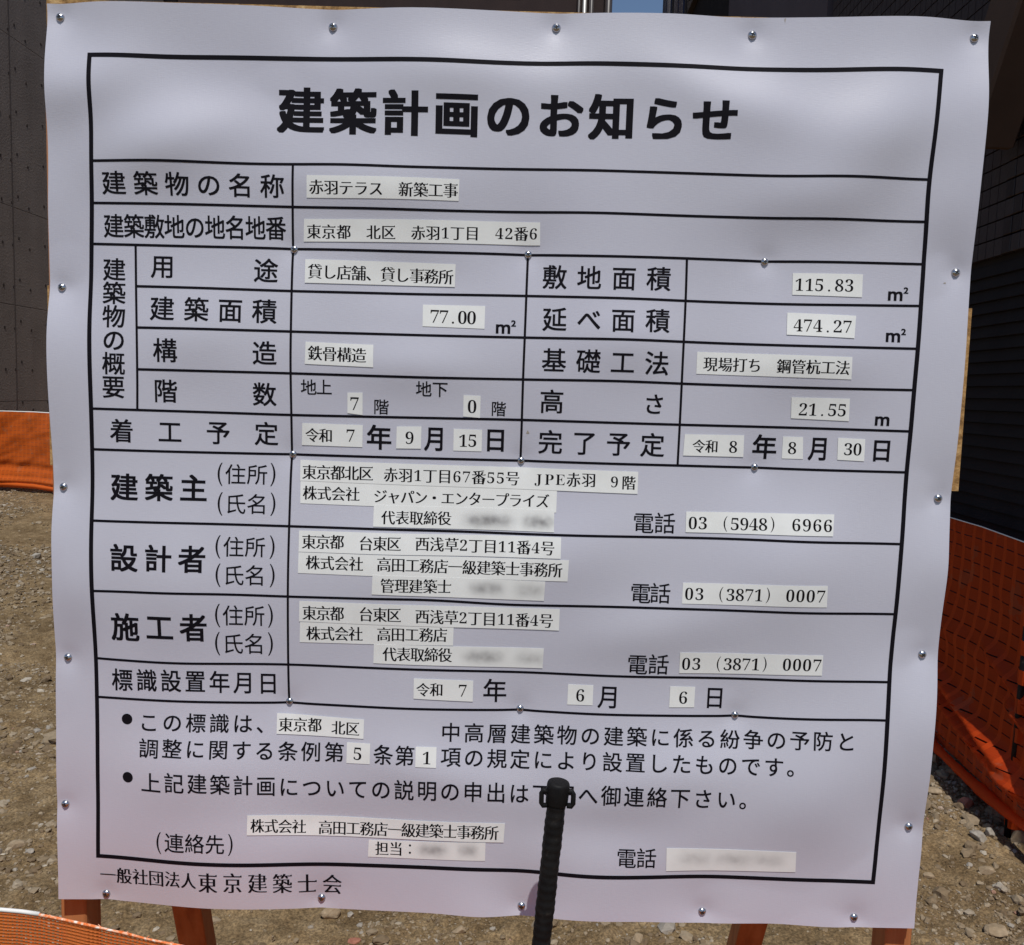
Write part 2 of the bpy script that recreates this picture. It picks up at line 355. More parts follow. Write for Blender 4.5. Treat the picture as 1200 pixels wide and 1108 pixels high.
# ------------------------------------------------------------------ measured layout of the sign face (mm, origin at board centre)
SWELL = [[-419.9,446.9,1.4,0.5],[-397.8,447.0,6.7,0.5],[-324.4,447.6,6.94,0.5],[-242.9,448.1,4.12,0.5],[-161.6,448.7,0.0,0.5],[-107.4,449.1,6.14,0.5],[-54.0,449.5,5.78,0.5],[0.1,449.9,2.04,0.5],[40.5,450.2,0.0,0.5],[78.3,450.4,2.14,0.5],[161.0,451.0,3.7,0.5],[201.1,451.3,0.0,0.5],[241.1,451.6,0.0,0.5],[321.0,452.2,4.29,0.5],[392.7,452.7,7.27,0.5],[422.2,452.9,1.2,0.5],[449.1,420.1,1.41,0.5],[448.9,384.7,8.63,0.5],[448.8,346.5,9.0,0.5],[448.6,293.4,7.0,0.5],[448.4,238.9,3.6,0.5],[448.3,219.5,3.66,0.5],[448.2,187.9,3.66,0.5],[448.0,147.9,5.98,0.5],[447.8,94.1,6.2,0.5],[447.6,53.9,4.87,0.5],[447.5,17.5,1.47,0.5],[447.4,-15.5,2.97,0.5],[447.3,-35.2,3.55,0.5],[447.1,-67.6,8.19,0.5],[447.0,-95.4,5.15,0.5],[447.0,-116.9,2.89,0.5],[446.8,-158.5,1.85,0.5],[446.7,-187.5,6.08,0.5],[446.4,-245.4,7.76,0.5],[446.3,-285.0,7.32,0.5],[446.2,-314.2,3.14,0.5],[446.0,-356.4,2.19,0.5],[445.9,-394.7,0.13,0.5],[-359.9,-452.9,1.55,0.5],[-294.0,-452.5,7.85,0.5],[-240.1,-452.1,6.36,0.5],[-195.2,-451.8,2.43,0.5],[-135.2,-451.4,0.62,0.5],[-45.7,-450.9,3.04,0.5],[-1.0,-450.6,6.85,0.5],[57.7,-450.2,3.22,0.5],[88.0,-450.0,6.33,0.5],[159.1,-449.6,4.92,0.5],[228.2,-449.1,3.77,0.5],[301.6,-448.7,0.0,0.5],[375.8,-448.2,2.95,0.5],[-443.1,399.9,5.97,0.5],[-443.2,377.9,5.93,0.5],[-443.6,331.1,2.84,0.5],[-443.9,279.0,1.88,0.5],[-444.0,268.5,3.3,0.5],[-444.5,186.8,1.53,0.5],[-444.8,145.5,7.75,0.5],[-445.1,102.9,8.78,0.5],[-445.5,46.3,4.07,0.5],[-445.8,3.6,0.0,0.5],[-446.0,-33.5,1.34,0.5],[-446.2,-65.6,5.17,0.5],[-446.5,-100.6,4.44,0.5],[-446.9,-173.2,0.64,0.5],[-447.6,-270.5,0.47,0.5],[-448.2,-354.6,0.75,0.5],[-448.6,-417.2,0.53,0.5],[-402.8,347.3,1.0,3.0],[-403.1,293.7,1.0,3.0],[-403.4,220.8,2.13,3.0],[-403.6,174.0,5.29,3.0],[-403.8,124.2,6.81,3.0],[-404.0,73.9,5.44,3.0],[-404.2,34.8,4.77,3.0],[-404.4,-14.0,4.94,3.0],[-404.5,-31.2,5.23,3.0],[-404.6,-68.5,7.9,3.0],[-404.8,-115.8,7.36,3.0],[-405.0,-151.2,4.82,3.0],[-405.2,-192.2,2.34,3.0],[-405.4,-249.8,1.0,3.0],[-405.5,-277.1,1.0,3.0],[-405.8,-337.7,1.0,3.0],[406.3,368.4,1.0,3.0],[406.0,325.9,1.0,3.0],[405.7,302.0,1.0,3.0],[405.2,238.2,1.0,3.0],[404.9,208.3,1.0,3.0],[404.4,150.4,2.08,3.0],[404.0,109.1,1.0,3.0],[403.7,67.4,1.97,3.0],[403.3,25.3,1.0,3.0],[403.0,-10.3,2.33,3.0],[402.5,-67.8,1.78,3.0],[402.0,-122.5,2.25,3.0],[401.5,-180.6,1.0,3.0],[401.1,-228.5,3.39,3.0],[400.5,-291.4,5.55,3.0],[400.0,-348.1,4.3,3.0],[-328.7,401.8,1.0,3.0],[-242.7,402.4,2.35,3.0],[-163.5,403.0,2.93,3.0],[-79.7,403.6,5.35,3.0],[-25.2,403.9,1.99,3.0],[80.1,404.7,4.96,3.0],[163.3,405.3,2.05,3.0],[297.7,406.2,1.0,3.0],[-329.7,-402.4,8.0,3.0],[-240.2,-402.0,8.0,3.0],[-195.6,-401.7,4.53,3.0],[-151.1,-401.5,2.73,3.0],[-46.9,-401.0,2.73,3.0],[56.0,-400.6,4.02,3.0],[100.4,-400.3,8.0,3.0],[156.9,-400.1,6.88,3.0],[188.6,-399.9,4.35,3.0],[262.5,-399.6,1.54,3.0],[-430.7,435.0,0.0,0.05],[-169.6,432.8,0.0,0.05],[42.5,437.3,0.0,0.05],[227.7,435.3,0.0,0.05],[435.7,437.8,0.0,0.05],[-433.8,181.4,0.0,0.05],[-435.8,-15.9,0.0,0.05],[-434.6,-191.5,0.0,0.05],[-440.1,-348.3,0.0,0.05],[435.7,220.9,0.0,0.05],[435.8,1.4,0.0,0.05],[432.3,-157.0,0.0,0.05],[432.2,-338.2,0.0,0.05],[-398.6,-444.8,0.0,0.05],[-171.6,-440.1,0.0,0.05],[37.7,-440.4,0.0,0.05],[225.8,-438.7,0.0,0.05],[383.0,-438.7,0.0,0.05],[-205.1,224.5,0.0,0.05],[22.8,226.1,0.0,0.05],[251.6,225.8,0.0,0.05],[-204.9,24.6,0.0,0.05],[22.3,25.6,0.0,0.05],[253.3,26.4,0.0,0.05],[-206.6,-229.3,0.0,0.05],[29.6,-228.2,0.0,0.05],[248.1,-226.7,0.0,0.05],[-407.6,345.6,7.97,1.5],[-325.2,307.9,9.42,1.5],[-375.4,270.4,2.9,1.5],[-324.6,395.0,3.19,1.5],[-250.7,321.9,5.08,1.5],[-144.2,364.3,5.8,1.5],[-62.5,366.4,8.7,1.5],[34.7,384.6,6.52,1.5],[133.3,355.8,8.7,1.5],[206.4,353.8,8.7,1.5],[269.4,382.9,3.48,1.5],[361.2,338.2,9.86,1.5],[297.6,320.7,7.25,1.5],[-325.5,263.7,4.35,1.5],[-93.2,270.1,6.52,1.5],[87.5,283.2,5.8,1.5],[218.9,274.8,4.93,1.5],[316.4,281.5,6.52,1.5],[-292.5,133.4,5.8,1.5],[-90.5,131.2,5.8,1.5],[110.4,129.1,5.8,1.5],[301.9,126.7,6.09,1.5],[-301.1,91.4,4.64,1.5],[-91.6,189.0,3.77,1.5],[132.8,187.4,4.35,1.5],[323.4,176.7,4.35,1.5],[10.3,126.0,5.22,1.5],[-310.4,-80.2,6.52,1.5],[-94.8,-81.5,6.67,1.5],[116.9,-22.4,5.22,1.5],[103.1,-100.7,7.25,1.5],[313.2,-50.2,7.25,1.5],[327.3,-136.5,5.8,1.5],[-15.7,-148.8,5.8,1.5],[-206.6,-102.8,5.8,1.5],[214.0,-96.9,6.96,1.5],[-302.6,-303.3,7.25,1.5],[-90.8,-295.2,7.25,1.5],[128.9,-304.9,7.97,1.5],[286.2,-307.9,7.97,1.5],[325.5,-243.1,5.08,1.5],[-213.8,-355.1,5.8,1.5],[-9.8,-365.4,5.8,1.5],[201.4,-357.0,5.8,1.5],[-208.2,136.0,3.62,1.5],[24.5,126.4,4.93,1.5],[-442.8,446.7,1.2,0.3],[449.2,453.1,1.2,0.3],[-449.3,-453.5,1.2,0.3],[445.3,-447.4,1.2,0.3]]
SCREWS = [[-430.7,435.0],[-169.6,432.8],[42.5,437.3],[227.7,435.3],[435.7,437.8],[-433.8,181.4],[-435.8,-15.9],[-434.6,-191.5],[-440.1,-348.3],[435.7,220.9],[435.8,1.4],[432.3,-157.0],[432.2,-338.2],[-398.6,-444.8],[-171.6,-440.1],[37.7,-440.4],[225.8,-438.7],[383.0,-438.7],[-205.1,224.5],[22.8,226.1],[251.6,225.8],[-204.9,24.6],[22.3,25.6],[253.3,26.4],[-206.6,-229.3],[29.6,-228.2],[248.1,-226.7]]
RIPPLE = [[-407.1,377.2,6.8,60,32,0.2],[-321.0,324.0,7.5,75,34,0.3],[-30.6,394.7,6.0,110,30,0],[205.0,379.6,6.8,80,30,-0.3],[356.0,353.8,9.0,75,42,0.6],[415.7,260.3,4.5,35,60,0],[84.9,346.6,-4.5,60,80,0.6],[-218.0,370.3,-4.5,90,40,0],[292.0,280.8,4.5,70,30,0.2],[-134.8,285.0,3.8,90,28,0],[126.4,146.1,4.5,50,34,0],[301.4,134.9,4.5,60,36,0],[-301.0,137.3,3.8,50,40,0.3],[-91.8,197.1,-3.0,60,25,0],[-90.1,114.6,3.8,70,25,0],[59.0,-67.5,4.5,80,40,0.3],[297.4,-67.9,5.2,60,60,0],[-112.0,-82.1,3.8,60,50,0.4],[-319.3,-115.5,4.5,50,60,0],[156.3,-142.7,3.8,80,30,0.2],[-302.6,-303.3,5.2,70,40,0.2],[-46.7,-298.0,4.5,90,30,-0.2],[197.7,-284.0,5.2,80,34,0.3],[329.6,-306.2,4.5,50,60,0],[-169.4,-353.3,-3.0,80,26,0],[113.2,-351.3,-3.8,80,30,0],[-423.9,-128.0,3.0,30,50,0],[436.0,-221.0,3.0,30,50,0]]
MARKS = [[425.3,210.6,1.2,0.7],[28.1,53.8,1.3,1.6],[257.0,448.7,0.5,2],[-239.7,-50.8,0.5,0.4],[325.3,-99.0,0.6,0.5],[-142.6,338.7,0.5,0.5]]
OUTLINE = [[[-442.5,446.5],[-418.9,446.5],[-394.5,447.0],[-321.0,447.0],[-241.3,447.7],[-161.5,447.7],[-106.3,448.6],[-53.4,448.8],[0.2,449.3],[40.5,449.7],[78.1,450.0],[160.2,450.5],[200.9,449.9],[241.0,450.8],[319.0,451.5],[389.3,452.3],[421.2,452.3],[448.7,452.7]],[[448.7,452.7],[448.3,419.1],[448.4,381.2],[448.2,343.0],[447.5,291.1],[448.1,238.1],[448.8,219.1],[447.5,187.3],[447.3,147.3],[447.0,94.0],[447.1,54.1],[447.1,17.7],[447.3,-15.3],[446.3,-34.5],[446.9,-66.3],[446.0,-94.1],[446.0,-116.0],[446.6,-158.0],[446.3,-185.6],[444.3,-241.1],[445.2,-281.4],[445.3,-312.3],[446.1,-355.6],[445.0,-393.9],[444.5,-446.2]],[[-448.1,-452.0],[-358.5,-451.6],[-290.7,-451.3],[-237.8,-451.1],[-194.6,-451.4],[-135.0,-450.7],[-45.4,-449.4],[-0.9,-450.9],[57.6,-450.1],[87.5,-449.4],[158.1,-448.3],[228.0,-450.6],[301.1,-447.3],[375.4,-449.1],[444.5,-446.2]],[[-442.5,447.0],[-442.4,397.4],[-440.5,374.3],[-441.7,329.5],[-442.5,278.1],[-443.5,267.6],[-445.0,186.8],[-444.6,144.9],[-444.2,102.6],[-444.6,46.5],[-445.0,3.6],[-445.7,-33.3],[-445.6,-64.6],[-444.6,-99.0],[-446.4,-172.8],[-446.8,-269.9],[-448.6,-354.8],[-447.6,-416.2],[-447.6,-451.1]]]
FRAME = [[2.1,[[-398.5,398.4],[-326.5,399.3],[-242.1,401.8],[-162.9,402.4],[-78.2,400.7],[-24.6,400.1],[79.7,404.0],[161.8,401.8],[296.3,403.5],[403.8,404.6]]],[2.1,[[403.8,404.6],[400.5,364.8],[401.1,323.7],[398.7,300.4],[403.6,238.0],[403.7,208.2],[402.9,150.2],[401.7,109.0],[402.3,67.5],[401.6,25.4],[402.5,-10.1],[400.3,-66.9],[401.2,-121.9],[399.9,-179.9],[399.2,-226.3],[399.5,-288.6],[400.5,-347.3],[399.0,-398.2]]],[2.1,[[-405.2,-401.8],[-326.3,-401.9],[-237.6,-401.5],[-194.4,-400.8],[-150.5,-400.4],[-46.5,-398.8],[55.9,-399.8],[99.7,-400.7],[155.8,-399.4],[187.7,-398.9],[262.0,-398.1],[399.0,-398.2]]],[2.1,[[-398.5,398.4],[-397.5,344.6],[-399.3,292.3],[-402.6,220.6],[-404.3,173.7],[-402.8,123.8],[-402.4,73.9],[-403.3,35.1],[-404.3,-13.6],[-403.9,-30.6],[-404.0,-67.0],[-403.2,-113.5],[-403.3,-149.3],[-404.0,-191.3],[-403.5,-248.9],[-403.3,-275.9],[-403.9,-336.4],[-405.2,-401.8]]]]
RULES = [[1.25,[[-399.0,301.3],[-293.6,301.8],[-240.4,302.7],[-160.6,304.5],[-103.0,302.6],[-9.0,304.1],[83.7,306.1],[166.8,304.5],[273.3,304.1],[399.8,305.3]]],[1.25,[[-400.4,262.4],[-295.6,263.1],[-205.8,264.2],[-160.6,264.1],[-75.6,263.5],[85.3,266.7],[169.1,265.4],[400.8,266.7]]],[1.25,[[-401.9,223.8],[-307.1,223.6],[-206.8,225.1],[-77.7,224.8],[21.2,225.7],[111.5,226.1],[251.7,226.1],[403.0,227.6]]],[1.25,[[-358.3,184.1],[-206.5,184.2],[-77.0,184.7],[22.5,186.3],[113.1,186.5],[176.8,185.8],[296.6,185.6],[403.7,188.0]]],[1.25,[[-356.0,144.2],[-207.1,145.1],[-75.7,145.1],[23.8,146.0],[114.3,147.0],[175.1,146.6],[297.5,145.8],[403.1,146.9]]],[1.25,[[-355.3,103.7],[-206.9,104.5],[-74.5,104.3],[23.5,105.5],[116.4,107.0],[177.4,106.2],[300.7,105.9],[401.9,107.0]]],[1.25,[[-402.0,63.9],[-307.5,63.9],[-206.3,63.5],[-74.2,65.0],[23.1,66.1],[118.4,66.1],[178.0,66.2],[304.5,66.9],[402.0,66.8]]],[1.25,[[-403.3,23.5],[-307.8,23.8],[-206.2,24.4],[-73.5,25.1],[21.8,25.5],[120.2,25.8],[178.3,26.1],[307.3,26.1],[401.6,26.4]]],[1.25,[[-403.5,-47.7],[-307.0,-47.0],[-207.2,-47.2],[-71.5,-46.2],[24.2,-46.9],[122.7,-45.5],[240.6,-44.4],[401.5,-44.7]]],[1.25,[[-403.1,-118.5],[-306.0,-117.5],[-207.6,-118.4],[-69.7,-115.6],[15.5,-118.7],[125.9,-116.4],[244.2,-116.0],[401.4,-115.7]]],[1.25,[[-403.9,-189.7],[-325.9,-191.5],[-208.0,-189.5],[-97.9,-188.7],[-11.8,-188.6],[129.5,-189.1],[250.1,-187.5],[399.7,-185.6]]],[1.25,[[-403.8,-230.6],[-326.5,-231.4],[-207.9,-230.7],[-155.1,-229.9],[-79.8,-229.8],[30.0,-229.4],[108.0,-229.8],[148.6,-229.0],[248.9,-227.6],[399.4,-224.2]]],[1.15,[[-205.1,303.3],[-206.5,224.5],[-206.3,144.0],[-206.6,104.3],[-205.7,63.2],[-205.8,24.3],[-206.3,13.9],[-206.6,-47.2],[-207.0,-117.0],[-207.4,-188.7],[-207.1,-229.5]]],[1.15,[[-358.3,223.1],[-358.3,183.0],[-356.0,143.4],[-355.7,103.7],[-356.9,64.5]]],[1.15,[[22.6,225.1],[22.3,185.4],[22.2,145.1],[21.6,105.5],[22.0,66.3],[21.8,26.3]]],[1.15,[[175.6,225.6],[176.8,186.8],[175.8,146.6],[176.6,106.2],[176.9,66.2],[176.6,26.0]]]]
